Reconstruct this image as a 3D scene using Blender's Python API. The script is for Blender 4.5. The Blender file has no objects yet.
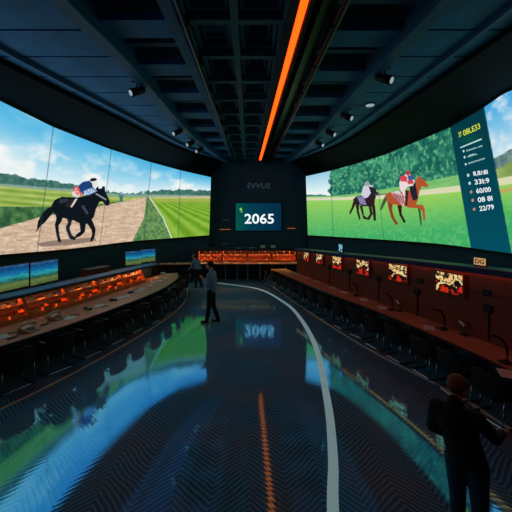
import bpy, bmesh, math, random
import numpy as np
from mathutils import Vector, Matrix
random.seed(7)
PI = math.pi
C = bpy.context.scene.collection
F, EYE, HOR, CX = 300.0, 3.05, 222.0, 256.0      # camera: focal length in pixels, eye height, horizon row, centre column

# ------------------------------------------------------------------ helpers
def lin(c):
    return tuple(((v/255.)/12.92 if v/255. <= .04045 else ((v/255.+.055)/1.055)**2.4) for v in c[:3])
def L4(c): return (*lin(c), 1.0)
def proj(x, d): return CX + F*x/d

def new_mat(name):
    m = bpy.data.materials.new(name); m.use_nodes = True
    nt = m.node_tree; nt.nodes.clear()
    out = nt.nodes.new('ShaderNodeOutputMaterial')
    return m, nt, out
def mat(name, col, rough=.5, metal=0., spec=.5, var=.12, scale=14., bump=0., emit=None, estr=0.):
    """principled surface whose base colour is broken up by a little noise"""
    m, nt, out = new_mat(name)
    b = nt.nodes.new('ShaderNodeBsdfPrincipled'); nt.links.new(b.outputs[0], out.inputs[0])
    b.inputs['Roughness'].default_value = rough; b.inputs['Metallic'].default_value = metal
    b.inputs['Specular IOR Level'].default_value = spec
    tc = nt.nodes.new('ShaderNodeTexCoord'); n = nt.nodes.new('ShaderNodeTexNoise')
    n.inputs['Scale'].default_value = scale; n.inputs['Detail'].default_value = 3
    nt.links.new(tc.outputs['Object'], n.inputs['Vector'])
    r = nt.nodes.new('ShaderNodeValToRGB'); c = lin(col)
    r.color_ramp.elements[0].color = (*[v*(1-var) for v in c], 1); r.color_ramp.elements[0].position = .3
    r.color_ramp.elements[1].color = (*[min(1, v*(1+var)) for v in c], 1); r.color_ramp.elements[1].position = .7
    nt.links.new(n.outputs['Fac'], r.inputs[0]); nt.links.new(r.outputs[0], b.inputs['Base Color'])
    if bump:
        bp = nt.nodes.new('ShaderNodeBump'); bp.inputs['Strength'].default_value = bump; bp.inputs['Distance'].default_value = .01
        nt.links.new(n.outputs['Fac'], bp.inputs['Height']); nt.links.new(bp.outputs[0], b.inputs['Normal'])
    if emit:
        b.inputs['Emission Color'].default_value = (*emit, 1); b.inputs['Emission Strength'].default_value = estr
    return m
def glow(name, rgb, strength):
    m, nt, out = new_mat(name)
    e = nt.nodes.new('ShaderNodeEmission'); e.inputs[0].default_value = (*rgb, 1); e.inputs[1].default_value = strength
    nt.links.new(e.outputs[0], out.inputs[0]); return m
def picture_mat(name, strength=1.0):
    m, nt, out = new_mat(name)
    a = nt.nodes.new('ShaderNodeAttribute'); a.attribute_name = 'picture'
    e = nt.nodes.new('ShaderNodeEmission'); e.inputs[1].default_value = strength
    nt.links.new(a.outputs['Color'], e.inputs[0]); nt.links.new(e.outputs[0], out.inputs[0]); return m
def ramp_screen(name, stops, scale, strength, stretch=(1, 1, 1), zmix=0.0, seed=0.0):
    """a lit display: colour ramp over noise mixed with height"""
    m, nt, out = new_mat(name); N = nt.nodes.new
    tc = N('ShaderNodeTexCoord'); mp = N('ShaderNodeMapping'); mp.inputs['Scale'].default_value = stretch
    mp.inputs['Location'].default_value = (seed, seed*.37, seed*.71)
    nt.links.new(tc.outputs['Object'], mp.inputs[0])
    n = N('ShaderNodeTexNoise'); n.inputs['Scale'].default_value = scale; n.inputs['Detail'].default_value = 5
    nt.links.new(mp.outputs[0], n.inputs['Vector'])
    sx = N('ShaderNodeSeparateXYZ'); nt.links.new(tc.outputs['Generated'], sx.inputs[0])
    a = N('ShaderNodeMath'); a.operation = 'MULTIPLY'; a.inputs[1].default_value = zmix; nt.links.new(sx.outputs['Z'], a.inputs[0])
    b = N('ShaderNodeMath'); b.operation = 'MULTIPLY_ADD'; b.inputs[1].default_value = 1-zmix if zmix else 1.0
    nt.links.new(n.outputs['Fac'], b.inputs[0]); nt.links.new(a.outputs[0], b.inputs[2])
    r = N('ShaderNodeValToRGB'); els = r.color_ramp.elements
    while len(els) < len(stops): els.new(.5)
    for e, (p, c) in zip(els, stops): e.position = p; e.color = L4(c)
    nt.links.new(b.outputs[0], r.inputs[0])
    e = N('ShaderNodeEmission'); e.inputs[1].default_value = strength
    nt.links.new(r.outputs[0], e.inputs[0]); nt.links.new(e.outputs[0], out.inputs[0]); return m

class MB:
    def __init__(s): s.bm = bmesh.new()
    def box(s, c, size, rot=None, bevel=0.):
        r = bmesh.ops.create_cube(s.bm, size=1.0); vs = r['verts']
        M = Matrix.Translation(c) @ (rot.to_4x4() if rot else Matrix.Identity(4)) @ Matrix.Diagonal((*size, 1))
        bmesh.ops.transform(s.bm, matrix=M, verts=vs)
        if bevel:
            es = list({e for v in vs for e in v.link_edges})
            bmesh.ops.bevel(s.bm, geom=es, offset=bevel, segments=2, affect='EDGES', profile=.6)
        return s
    def cone(s, p0, p1, r0, r1, seg=14, caps=True):
        p0, p1 = Vector(p0), Vector(p1); d = p1-p0
        q = d.to_track_quat('Z', 'Y').to_matrix().to_4x4()
        bmesh.ops.create_cone(s.bm, cap_ends=caps, segments=seg, radius1=r0, radius2=r1, depth=d.length,
                              matrix=Matrix.Translation((p0+p1)/2) @ q)
        return s
    def ball(s, c, r, u=14, v=10, rot=None):
        if not hasattr(r, '__len__'): r = (r, r, r)
        M = Matrix.Translation(c) @ (rot.to_4x4() if rot else Matrix.Identity(4)) @ Matrix.Diagonal((*r, 1))
        bmesh.ops.create_uvsphere(s.bm, u_segments=u, v_segments=v, radius=1.0, matrix=M); return s
    def limb(s, p0, p1, r0, r1, seg=16):
        s.cone(p0, p1, r0, r1, seg); s.ball(p0, r0, seg, 10); s.ball(p1, r1, seg, 10); return s
    def tube(s, pts, r, seg=8):
        pts = [Vector(p) for p in pts]; rings = []
        up = Vector((0, 0, 1))
        for i, p in enumerate(pts):
            t = (pts[min(i+1, len(pts)-1)]-pts[max(i-1, 0)]).normalized()
            a = t.cross(up)
            if a.length < .05: a = t.cross(Vector((0, 1, 0)))
            a.normalize(); b = a.cross(t)
            rings.append([s.bm.verts.new(p + r*(math.cos(k*2*PI/seg)*a + math.sin(k*2*PI/seg)*b)) for k in range(seg)])
        for A, B in zip(rings, rings[1:]):
            for k in range(seg): s.bm.faces.new((A[k], A[(k+1) % seg], B[(k+1) % seg], B[k]))
        s.bm.faces.new(rings[0][::-1]); s.bm.faces.new(rings[-1]); return s
    def prism(s, poly, axis, a, b):
        """polygon of (u, v) extruded along axis from a to b; u,v are the other two axes in order"""
        def P(u, v, w): return {'x': (w, u, v), 'y': (u, w, v), 'z': (u, v, w)}[axis]
        A = [s.bm.verts.new(P(u, v, a)) for u, v in poly]; B = [s.bm.verts.new(P(u, v, b)) for u, v in poly]
        n = len(poly); s.bm.faces.new(A[::-1]); s.bm.faces.new(B)
        for i in range(n): s.bm.faces.new((A[i], A[(i+1) % n], B[(i+1) % n], B[i]))
        return s
    def loft(s, sections, closed=True, caps=True):
        """sections: list of lists of 3-D points, same length"""
        R = [[s.bm.verts.new(p) for p in sec] for sec in sections]; n = len(R[0])
        for A, B in zip(R, R[1:]):
            for k in range(n if closed else n-1): s.bm.faces.new((A[k], A[(k+1) % n], B[(k+1) % n], B[k]))
        if caps and closed: s.bm.faces.new(R[0][::-1]); s.bm.faces.new(R[-1])
        return s
    def build(s, name, m, parent=None, smooth=False):
        bmesh.ops.recalc_face_normals(s.bm, faces=s.bm.faces[:])
        me = bpy.data.meshes.new(name); s.bm.to_mesh(me); s.bm.free()
        if smooth:
            for p in me.polygons: p.use_smooth = True
        if m: me.materials.append(m)
        o = bpy.data.objects.new(name, me); C.objects.link(o); o.parent = parent; return o
def thing(name, label, cat, loc=(0, 0, 0), rz=0., group=None):
    o = bpy.data.objects.new(name, None); C.objects.link(o); o.location = loc; o.rotation_euler = (0, 0, rz)
    o.empty_display_size = .1
    return tag(o, label, cat, group)
def tag(o, label, cat, group=None):
    o['label'] = label; o['category'] = cat
    if group: o['group'] = group
    return o
def struct(o): o['kind'] = 'structure'; return o
def copy_tree(o, parent=None):
    c = o.copy(); C.objects.link(c); c.parent = parent
    for ch in list(o.children): copy_tree(ch, c)
    return c
ORD = ['first', 'second', 'third', 'fourth', 'fifth', 'sixth', 'seventh', 'eighth', 'ninth', 'tenth', 'eleventh', 'twelfth',
       'thirteenth', 'fourteenth', 'fifteenth', 'sixteenth', 'seventeenth', 'eighteenth', 'nineteenth', 'twentieth']
def nth(i): return ORD[i]

class Path:
    """smooth plan curve through points, by arc length; side +1: normals to the left of travel, -1: to the right"""
    def __init__(s, pts, side=1, step=.05):
        P = [np.array(p, float) for p in pts]
        P = [2*P[0]-P[1]] + P + [2*P[-1]-P[-2]]; out = []
        for i in range(1, len(P)-2):
            a, b, c, d = P[i-1:i+3]; k = max(8, int(np.linalg.norm((c-b)[:2])/step))
            for j in range(k):
                t = j/k
                out.append(.5*((2*b)+(c-a)*t+(2*a-5*b+4*c-d)*t*t+(3*b-a-3*c+d)*t**3))
        out.append(P[-2]); s.p = np.array(out); s.side = side
        s.s = np.concatenate([[0], np.cumsum(np.linalg.norm(np.diff(s.p[:, :2], axis=0), axis=1))]); s.len = s.s[-1]
    def pos(s, q): return np.array([np.interp(q, s.s, s.p[:, k]) for k in range(s.p.shape[1])])
    def frame(s, q):
        e = .15; a, b = s.pos(max(0, q-e)), s.pos(min(s.len, q+e)); t = (b-a)[:2]; t = t/np.linalg.norm(t)
        n = np.array([-t[1], t[0]])*s.side; return s.pos(q), t, n
    def at(s, q, n=0.): p, t, nn = s.frame(q); return p[:2]+n*nn
    def rz(s, q): p, t, n = s.frame(q); return math.atan2(-n[0], n[1])
    def find_px(s, px, n=0.):
        qs = np.linspace(0, s.len, 400); best = min(qs, key=lambda q: abs(proj(*s.at(q, n))-px) if s.at(q, n)[1] > .5 else 1e9); return best
    def find_y(s, y, n=0.):
        qs = np.linspace(0, s.len, 400); return min(qs, key=lambda q: abs(s.at(q, n)[1]-y))
    def sweep(s, prof, q0=0., q1=None, step=.25, mb=None, zf=None):
        """closed profile of (n, z); zf(q) is added to the heights"""
        q1 = s.len if q1 is None else q1; k = max(2, int((q1-q0)/step)); mb = mb or MB(); secs = []
        for i in range(k+1):
            q = q0+(q1-q0)*i/k; z0 = zf(q) if zf else 0
            secs.append([(*s.at(q, n), z+z0) for n, z in prof])
        return mb.loft(secs)

# ------------------------------------------------------------------ materials
M = {}
M['wall'] = mat('navy wall paint', (26, 78, 108), .7, var=.1, scale=3)
M['black'] = mat('black trim', (6, 8, 11), .6)
M['soffit'] = mat('black soffit', (8, 16, 24), .85, spec=.2, scale=2)
M['ceil_dark'] = mat('dark ceiling board', (44, 84, 110), .8, scale=3)
M['ceil_blue'] = mat('blue ceiling panel', (38, 124, 190), .7, var=.2, scale=2)
M['beam'] = mat('grey blue beam', (38, 104, 156), .6, scale=3)
M['coffer'] = mat('coffer frame', (60, 112, 142), .7, scale=4)
M['desk_lam'] = mat('desk laminate', (196, 136, 114), .4, var=.1, scale=5)
M['desk_edge'] = mat('dark desk edge', (14, 20, 30), .3, spec=.6)
M['ledge'] = mat('blue gloss ledge', (26, 56, 104), .5, spec=.35, scale=3)
M['ledge_blue'] = mat('bright blue ledge', (62, 132, 186), .45, spec=.4, scale=3)
M['panel'] = mat('rust brown panel', (126, 52, 34), .6, var=.12, scale=2)
M['tier'] = mat('dark tier', (20, 48, 68), .5)
M['rack'] = mat('orange rack wood', (222, 126, 66), .5, var=.2, scale=9)
M['rack_dark'] = mat('dark rack back', (40, 20, 15), .6)
M['slip'] = mat('cream paper', (232, 214, 190), .8, var=.06)
M['slip_o'] = mat('tan paper', (226, 150, 84), .8, var=.15)
M['paper'] = mat('white paper', (226, 230, 232), .8, var=.04)
M['phone'] = mat('beige plastic', (214, 190, 172), .4, var=.05)
M['phone_dark'] = mat('dark plastic', (26, 26, 32), .4)
M['chair'] = mat('black upholstery', (10, 12, 17), .75, bump=.2, scale=40)
M['chrome'] = mat('chrome tube', (150, 150, 156), .25, 1.0)
M['metal_dark'] = mat('dark metal', (24, 27, 32), .4, .6)
M['brass'] = mat('brass strip', (250, 214, 180), .45, .1)
M['line'] = mat('white floor line with added glow', (225, 240, 240), .5, var=.06, scale=8, bump=.1, emit=(.42, .75, .8), estr=.22)  # white floor marking; the slight emission is added only to brighten it
M['skin'] = mat('skin', (226, 158, 130), .55, var=.05)
M['hair'] = mat('dark hair', (30, 22, 18), .7, var=.3, scale=60, bump=.4)
M['hair_b'] = mat('brown cropped hair', (120, 84, 64), .75, var=.3, scale=70, bump=.4)
M['jacket'] = mat('black jacket', (14, 24, 36), .8, bump=.15, scale=20)
M['jeans'] = mat('dark teal trousers', (34, 74, 100), .85, bump=.2, scale=40)
M['shirt'] = mat('grey blue shirt', (124, 168, 208), .8, var=.14, bump=.3, scale=22)
M['trouser'] = mat('black trousers', (18, 22, 30), .8, bump=.15, scale=25)
M['coat'] = mat('slate blue top', (96, 150, 186), .8, bump=.2, scale=22)
M['shoe'] = mat('black shoe', (16, 15, 16), .4)
M['eye'] = mat('eye', (30, 22, 18), .2)
M['led'] = glow('orange ceiling led', (4.2, .21, .012), 1.0)
M['rackled'] = glow('orange rack led', (1.0, .33, .09), 22.0)
M['rackled2'] = glow('orange shelf led', (1.0, .36, .12), 24.0)
M['rackled3'] = glow('orange hood led', (1.0, .36, .09), 75.0)
M['rackled4'] = glow('orange counter led', (1.0, .36, .09), 80.0)
M['lamp'] = glow('white lamp lens', (.7, .92, 1.0), .4)
M['bar'] = glow('dim amber bar', (.55, .16, .06), .55)
M['white'] = glow('white display figures', (.9, .97, 1.0), 1.0)
M['yellow'] = glow('yellow display figures', (.62, .75, .05), 1.0)
M['pale'] = glow('pale display figures', (.45, .72, .72), 1.0)
M['salmon'] = glow('salmon display mark', (.55, .25, .16), 1.0)
M['green'] = glow('green display mark', (.3, .6, .12), 1.0)
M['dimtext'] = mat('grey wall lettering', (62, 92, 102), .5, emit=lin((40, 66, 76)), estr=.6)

def floor_mat():
    m, nt, out = new_mat('herringbone carpet under gloss'); N = nt.nodes.new; K = nt.links.new
    def math_(op, a, b=None, c=None):
        n = N('ShaderNodeMath'); n.operation = op
        for i, v in enumerate((a, b, c)):
            if v is None: continue
            if isinstance(v, (int, float)): n.inputs[i].default_value = v
            else: K(v, n.inputs[i])
        return n.outputs[0]
    tc = N('ShaderNodeTexCoord'); nz = N('ShaderNodeTexNoise'); nz.inputs['Scale'].default_value = 1.3; nz.inputs['Detail'].default_value = 4
    K(tc.outputs['Object'], nz.inputs['Vector'])
    mx = N('ShaderNodeVectorMath'); mx.operation = 'SCALE'; mx.inputs['Scale'].default_value = .18
    K(nz.outputs['Color'], mx.inputs[0])
    ad = N('ShaderNodeVectorMath'); ad.operation = 'ADD'; K(tc.outputs['Object'], ad.inputs[0]); K(mx.outputs[0], ad.inputs[1])
    sp = N('ShaderNodeSeparateXYZ'); K(ad.outputs[0], sp.inputs[0])
    tri = math_('PINGPONG', sp.outputs['X'], .42)                      # zigzag columns
    v = math_('MULTIPLY_ADD', tri, .85, sp.outputs['Y'])
    st = math_('SINE', math_('MULTIPLY', v, 2*PI/.072))
    st = math_('MULTIPLY_ADD', st, .5, .5)
    st3 = math_('POWER', st, 3.0)
    n2 = N('ShaderNodeTexNoise'); n2.inputs['Scale'].default_value = 30; n2.inputs['Detail'].default_value = 3
    K(tc.outputs['Object'], n2.inputs['Vector'])
    n3 = N('ShaderNodeTexNoise'); n3.inputs['Scale'].default_value = .9; n3.inputs['Detail'].default_value = 2
    K(tc.outputs['Object'], n3.inputs['Vector'])
    rp = N('ShaderNodeValToRGB'); rp.color_ramp.elements[0].color = L4((52, 160, 208)); rp.color_ramp.elements[0].position = .42
    rp.color_ramp.elements[1].color = L4((124, 152, 184)); rp.color_ramp.elements[1].position = .66
    K(n3.outputs['Fac'], rp.inputs[0])
    mixc = N('ShaderNodeMix'); mixc.data_type = 'RGBA'; mixc.blend_type = 'MIX'
    K(math_('MULTIPLY', st3, n2.outputs['Fac']), mixc.inputs['Factor']); K(rp.outputs[0], mixc.inputs['A'])
    mixc.inputs['B'].default_value = L4((215, 236, 250))
    bp = N('ShaderNodeBump'); bp.inputs['Strength'].default_value = .013; bp.inputs['Distance'].default_value = .01
    K(math_('MULTIPLY_ADD', n2.outputs['Fac'], .5, st), bp.inputs['Height'])
    d = N('ShaderNodeBsdfDiffuse'); K(mixc.outputs['Result'], d.inputs[0])
    g = N('ShaderNodeBsdfAnisotropic'); g.inputs['Color'].default_value = (.12, .58, 1.0, 1); g.inputs['Roughness'].default_value = .05
    K(bp.outputs[0], g.inputs['Normal']); K(bp.outputs[0], d.inputs['Normal'])
    ms = N('ShaderNodeMixShader')
    K(math_('MULTIPLY_ADD', st3, -.12, .50), ms.inputs[0]); K(d.outputs[0], ms.inputs[1]); K(g.outputs[0], ms.inputs[2])
    K(ms.outputs[0], out.inputs[0]); return m
M['floor'] = floor_mat()

# ------------------------------------------------------------------ plan curves (x to the right, y into the room)
SL = Path([(-7.3, 5.0, 2.2), (-7.25, 6.7, 2.18), (-7.08, 8.3, 2.15), (-6.8, 11, 2.08), (-6.0, 14.3, 2.13), (-4.6, 16.3, 2.18), (-2.66, 17.0, 2.31)], 1)
SR = Path([(7.3, 5.0, 2.2), (7.25, 6.7, 2.2), (7.08, 8.3, 2.19), (6.8, 11, 2.25), (6.0, 14.3, 2.22), (4.6, 16.3, 2.24), (2.95, 17.0, 2.31)], -1)
DL = Path([(-5.55, 4.0), (-4.78, 5.5), (-4.22, 6.76), (-3.76, 8.2), (-3.42, 9.4), (-3.22, 10.8), (-3.24, 12.4), (-3.55, 13.6)], 1)   # left desk, aisle edge
KL = Path([(-6.45, 4.2), (-5.6, 6.57), (-5.05, 8.2), (-4.48, 10.45), (-4.05, 12.3)], 1)                                             # rack fronts
CL = Path([(-7.0, 4.4), (-6.0, 7.0), (-5.37, 9.1), (-4.80, 11.1), (-4.36, 12.5), (-3.98, 13.7)], 1)                                  # left ledge, front edge
DR = Path([(4.2, 3.0), (3.95, 4.6), (3.70, 5.76), (3.15, 7.6), (2.2, 10.07), (1.45, 12.4), (.75, 14.6)], -1)                         # right desk, aisle edge
BL = Path([(-4.75, 3.6), (-4.15, 4.87), (-3.76, 5.8), (-3.3, 7.26), (-2.85, 9.3), (-2.72, 11.2), (-3.05, 13.4), (-3.6, 15.0)], 1)    # brass strips
BR = Path([(4.0, 3.0), (3.75, 4.4), (3.46, 5.46), (2.63, 7.38), (1.67, 10.6), (.72, 14.4)], -1)

CEIL, BACK = 6.6, 17.4
# ------------------------------------------------------------------ the room shell
mb = MB(); mb.box((0, 6.5, -.05), (24, 26, .1)); struct(mb.build('floor', M['floor']))
mb = MB(); mb.box((0, BACK+.1, 3.5), (16, .2, 7.2)); wb = struct(mb.build('wall_back', M['wall']))
mb = MB(); mb.box((0, -5.6, 3.5), (20, .2, 7.2)); struct(mb.build('wall_rear', M['wall']))
def side_wall(P, name, sgn):
    secs = []
    for i in range(61):
        q = P.len*i/60; a = P.at(q, .06); b = P.at(q, .3)
        secs.append([(*a, 0), (*a, 7.1), (*b, 7.1), (*b, 0)])
    a = (sgn*7.42, -5.5)
    secs.insert(0, [(a[0]-sgn*.06, a[1], 0), (a[0]-sgn*.06, a[1], 7.1), (a[0]+sgn*.2, a[1], 7.1), (a[0]+sgn*.2, a[1], 0)])
    return struct(MB().loft(secs).build(name, M['wall']))
side_wall(SL, 'wall_left', -1); side_wall(SR, 'wall_right', 1)

# floor strips
def flat_strip(P, w, z, q0, q1, name, m):
    secs = []
    k = int((q1-q0)/.15)
    for i in range(k+1):
        q = q0+(q1-q0)*i/k; a = P.at(q, -w/2); b = P.at(q, w/2)
        secs.append([(*a, 0), (*a, z), (*b, z), (*b, 0)])
    return struct(MB().loft(secs).build(name, m))
flat_strip(BL, .035, .02, 0, BL.len-.5, 'trim_1', M['brass'])
flat_strip(BR, .035, .02, 0, BR.len, 'trim_2', M['brass'])
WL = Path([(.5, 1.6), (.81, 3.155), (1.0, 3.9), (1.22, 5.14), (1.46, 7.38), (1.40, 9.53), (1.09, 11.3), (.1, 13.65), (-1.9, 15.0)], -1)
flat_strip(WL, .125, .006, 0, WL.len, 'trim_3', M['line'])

# ------------------------------------------------------------------ ceiling
mb = MB(); mb.box((0, 6.0, 7.15), (17, 23.2, .1)); ceil = struct(mb.build('ceiling', M['ceil_dark']))
EL = Path([(-6.3, -5.4), (-6.0, 2), (-5.85, 4.5), (-5.55, 6.57), (-4.64, 10.24), (-3.7, 14.0), (-2.5, 16.6), (-1.9, 17.3)], 1)
ER = Path([(5.2, -5.4), (4.8, 2), (4.62, 5.4), (4.5, 7.0), (4.35, 9), (3.85, 13.2), (2.7, 16.4), (2.2, 17.3)], -1)
OL = Path([(-3.2, -5.4), (-3.1, 2), (-3.0, 4.66), (-2.82, 6.4), (-2.6, 11.7), (-1.95, 16), (-1.5, 17.3)], 1)
OR = Path([(3.2, -5.4), (3.05, 2), (2.95, 4.66), (2.72, 7), (2.5, 12), (2.1, 15.5), (1.7, 17.3)], -1)
def strip_x(y): return .955-.044*y
for P in (OL, OR):
    P.sweep([(-.13, 6.42), (-.13, 7.1), (.13, 7.1), (.13, 6.42)]).build('beam', M['beam'], ceil)
    P.sweep([(.15, 6.5), (.15, 6.62), (.2, 6.62), (.2, 6.5)]).build('track_rail', M['metal_dark'], ceil)
MB().loft([[(x-.1, y, 6.42), (x+.1, y, 6.42), (x+.1, y, 7.1), (x-.1, y, 7.1)] for x, y in ((-1.5, -5.4), (-1.4, 6), (-1.2, 17.3))]).build('beam', M['beam'], ceil)
MB().loft([[(strip_x(y)+.26, y, 6.4), (strip_x(y)+.5, y, 6.46), (strip_x(y)+.5, y, 7.1), (strip_x(y)+.26, y, 7.1)] for y in (-5.4, 6, 17.3)]).build('beam', M['metal_dark'], ceil)
mb = MB()                                                                 # cable pipe with clamps beside the strip
mb.tube([(strip_x(y)+.6, y, 6.36) for y in np.linspace(-5, 17.2, 30)], .06)
for y in np.arange(-4, 17, 1.3): mb.box((strip_x(y)+.6, y, 6.42), (.16, .12, .22))
mb.build('conduit', M['metal_dark'], ceil)
mb = MB()
mb.tube([(-1.2, y, 6.38) for y in np.linspace(-5, 17.2, 30)], .04)
for y in np.arange(-4, 17, 1.3): mb.box((-1.2, y, 6.45), (.12, .12, .2))
mb.build('conduit', M['metal_dark'], ceil)
# middle bay: coffers
pitch = 1.15; y = -5.0; nr = 0
while y < 17:
    x0, x1 = -1.3, strip_x(y)-.22; cx = [(x0+(x0+x1)/2)/2, (x1+(x0+x1)/2)/2]; w = (x1-x0)/2
    mb = MB()
    for c in cx:
        for k, (zz, fr) in enumerate(((6.62, 0.), (6.76, .1), (6.9, .2))):
            ww, dd, t = w-2*fr, pitch-2*fr, .07
            mb.box((c-ww/2+t/2, y+pitch/2, zz+.06), (t, dd, .14)); mb.box((c+ww/2-t/2, y+pitch/2, zz+.06), (t, dd, .14))
            mb.box((c, y+fr+t/2, zz+.06), (ww-2*t, t, .14)); mb.box((c, y+pitch-fr-t/2, zz+.06), (ww-2*t, t, .14))
        if (nr+int(c > -.3)) % 3 == 0:
            mb.box((c, y+pitch/2, 6.93), (w*.5, .3, .1))
    mb.build('coffer', M['coffer'], ceil); y += pitch; nr += 1
# side bays: cross joists, blue panels
def bay(P0, P1, n0, n1, m, z0, z1, dy, gap, y0=-5.2, y1=17, name='ceiling_panel', off=0.):
    y = y0+off
    while y < y1:
        y2 = min(y+dy-gap, 17.2)
        def X(P, n, yy):
            if callable(P): return P(yy)+n
            return float(np.interp(yy, P.p[:, 1], P.p[:, 0]))+n
        a, b, c, d = (X(P0, n0, y), y), (X(P1, n1, y), y), (X(P1, n1, y2), y2), (X(P0, n0, y2), y2)
        MB().loft([[(*a, z), (*b, z), (*c, z), (*d, z)] for z in (z0, z1)]).build(name, m, ceil); y += dy
lrail = lambda y: float(np.interp(y, [-5.4, 6, 17.3], [-1.5, -1.4, -1.2]))
rrail = lambda y: strip_x(y)+.66
bay(OL, lrail, .1, -.1, M['ceil_blue'], 6.62, 6.74, 1.5, .98)
bay(OL, lrail, .1, -.1, M['coffer'], 6.78, 6.84, 1.5, 1.36, off=.95)
bay(OR, rrail, -.1, .0, M['ceil_blue'], 6.62, 6.74, 1.5, .98, off=.3)
bay(OR, rrail, -.1, .0, M['coffer'], 6.78, 6.84, 1.5, 1.36, off=1.2)
bay(EL, OL, 0, -.1, M['ceil_blue'], 6.62, 6.72, .9, .05)
bay(ER, OR, 0, .1, M['ceil_blue'], 6.62, 6.72, .9, .05)
EL.sweep([(-.5, 6.52), (-.5, 6.64), (-.42, 6.64), (-.42, 6.52)]).build('cove_rail', M['beam'], ceil)
ER.sweep([(-.5, 6.52), (-.5, 6.64), (-.42, 6.64), (-.42, 6.52)]).build('cove_rail', M['beam'], ceil)

# ------------------------------------------------------------------ the two curved video walls
LTOP = ([-140, 0, 53, 108, 148, 181, 212], [25, 101, 127, 148.5, 161.5, 170.5, 177.5])
RTOP = ([303, 330, 354, 384, 416, 450, 484, 509, 600], [177, 171, 164.5, 155, 142, 127.5, 107.5, 90, 20])
def top_of(P, q, tab):
    x, y = P.at(q, -.6); px = proj(x, y); py = np.interp(px, *tab); z = EYE+(HOR-py)*y/F
    return np.array([x, y, min(6.42, z)])
def vnoise(u, v, seed=0):
    """value noise on numpy arrays"""
    iu, iv = np.floor(u).astype(np.int64), np.floor(v).astype(np.int64); fu, fv = u-iu, v-iv
    def h(a, b):
        n = (a*374761393+b*668265263+seed*982451653) & 0x7fffffff
        n = ((n ^ (n >> 13))*1274126177) & 0x7fffffff; return ((n ^ (n >> 16)) & 0xffff)/65535.
    su, sv = fu*fu*(3-2*fu), fv*fv*(3-2*fv)
    return (h(iu, iv)*(1-su)+h(iu+1, iv)*su)*(1-sv)+(h(iu, iv+1)*(1-su)+h(iu+1, iv+1)*su)*sv
def fbm(u, v, seed=0, o=4):
    r, a, t = 0, .5, 0
    for k in range(o): r = r+a*vnoise(u*2**k, v*2**k, seed+k); t += a; a *= .5
    return r/t
class Canvas:
    def __init__(s, x, y): s.x, s.y = x, y; s.c = np.zeros(x.shape+(3,))
    def put(s, mask, col):
        mask = np.clip(mask, 0, 1)[..., None]; col = np.asarray(col, float); s.c = s.c*(1-mask)+col*mask
    def below(s, tab, soft=.5): return np.clip((s.y-np.interp(s.x, *tab))/soft+.5, 0, 1)
    def right(s, tab, soft=.5): return np.clip((s.x-np.interp(s.y, *tab))/soft+.5, 0, 1)
    def poly(s, pts, col, o=(0, 0), k=1., alpha=1.):
        P = [(o[0]+a/k, o[1]+b/k) for a, b in pts]; inside = np.zeros(s.x.shape, bool); n = len(P)
        for i in range(n):
            (xa, ya), (xb, yb) = P[i], P[(i+1) % n]
            if ya == yb: continue
            c = ((ya > s.y) != (yb > s.y)) & (s.x < (xb-xa)*(s.y-ya)/(yb-ya)+xa); inside ^= c
        s.put(inside*alpha, col)
    def spot(s, cx, cy, rx, ry, col, o=(0, 0), k=1.):
        d = ((s.x-o[0]-cx/k)/(rx/k))**2+((s.y-o[1]-cy/k)/(ry/k))**2; s.put((d < 1)*1., col)
def mixc(a, b, t):
    t = np.clip(t, 0, 1)[..., None]; return np.array(a, float)*(1-t)+np.array(b, float)*t

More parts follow.
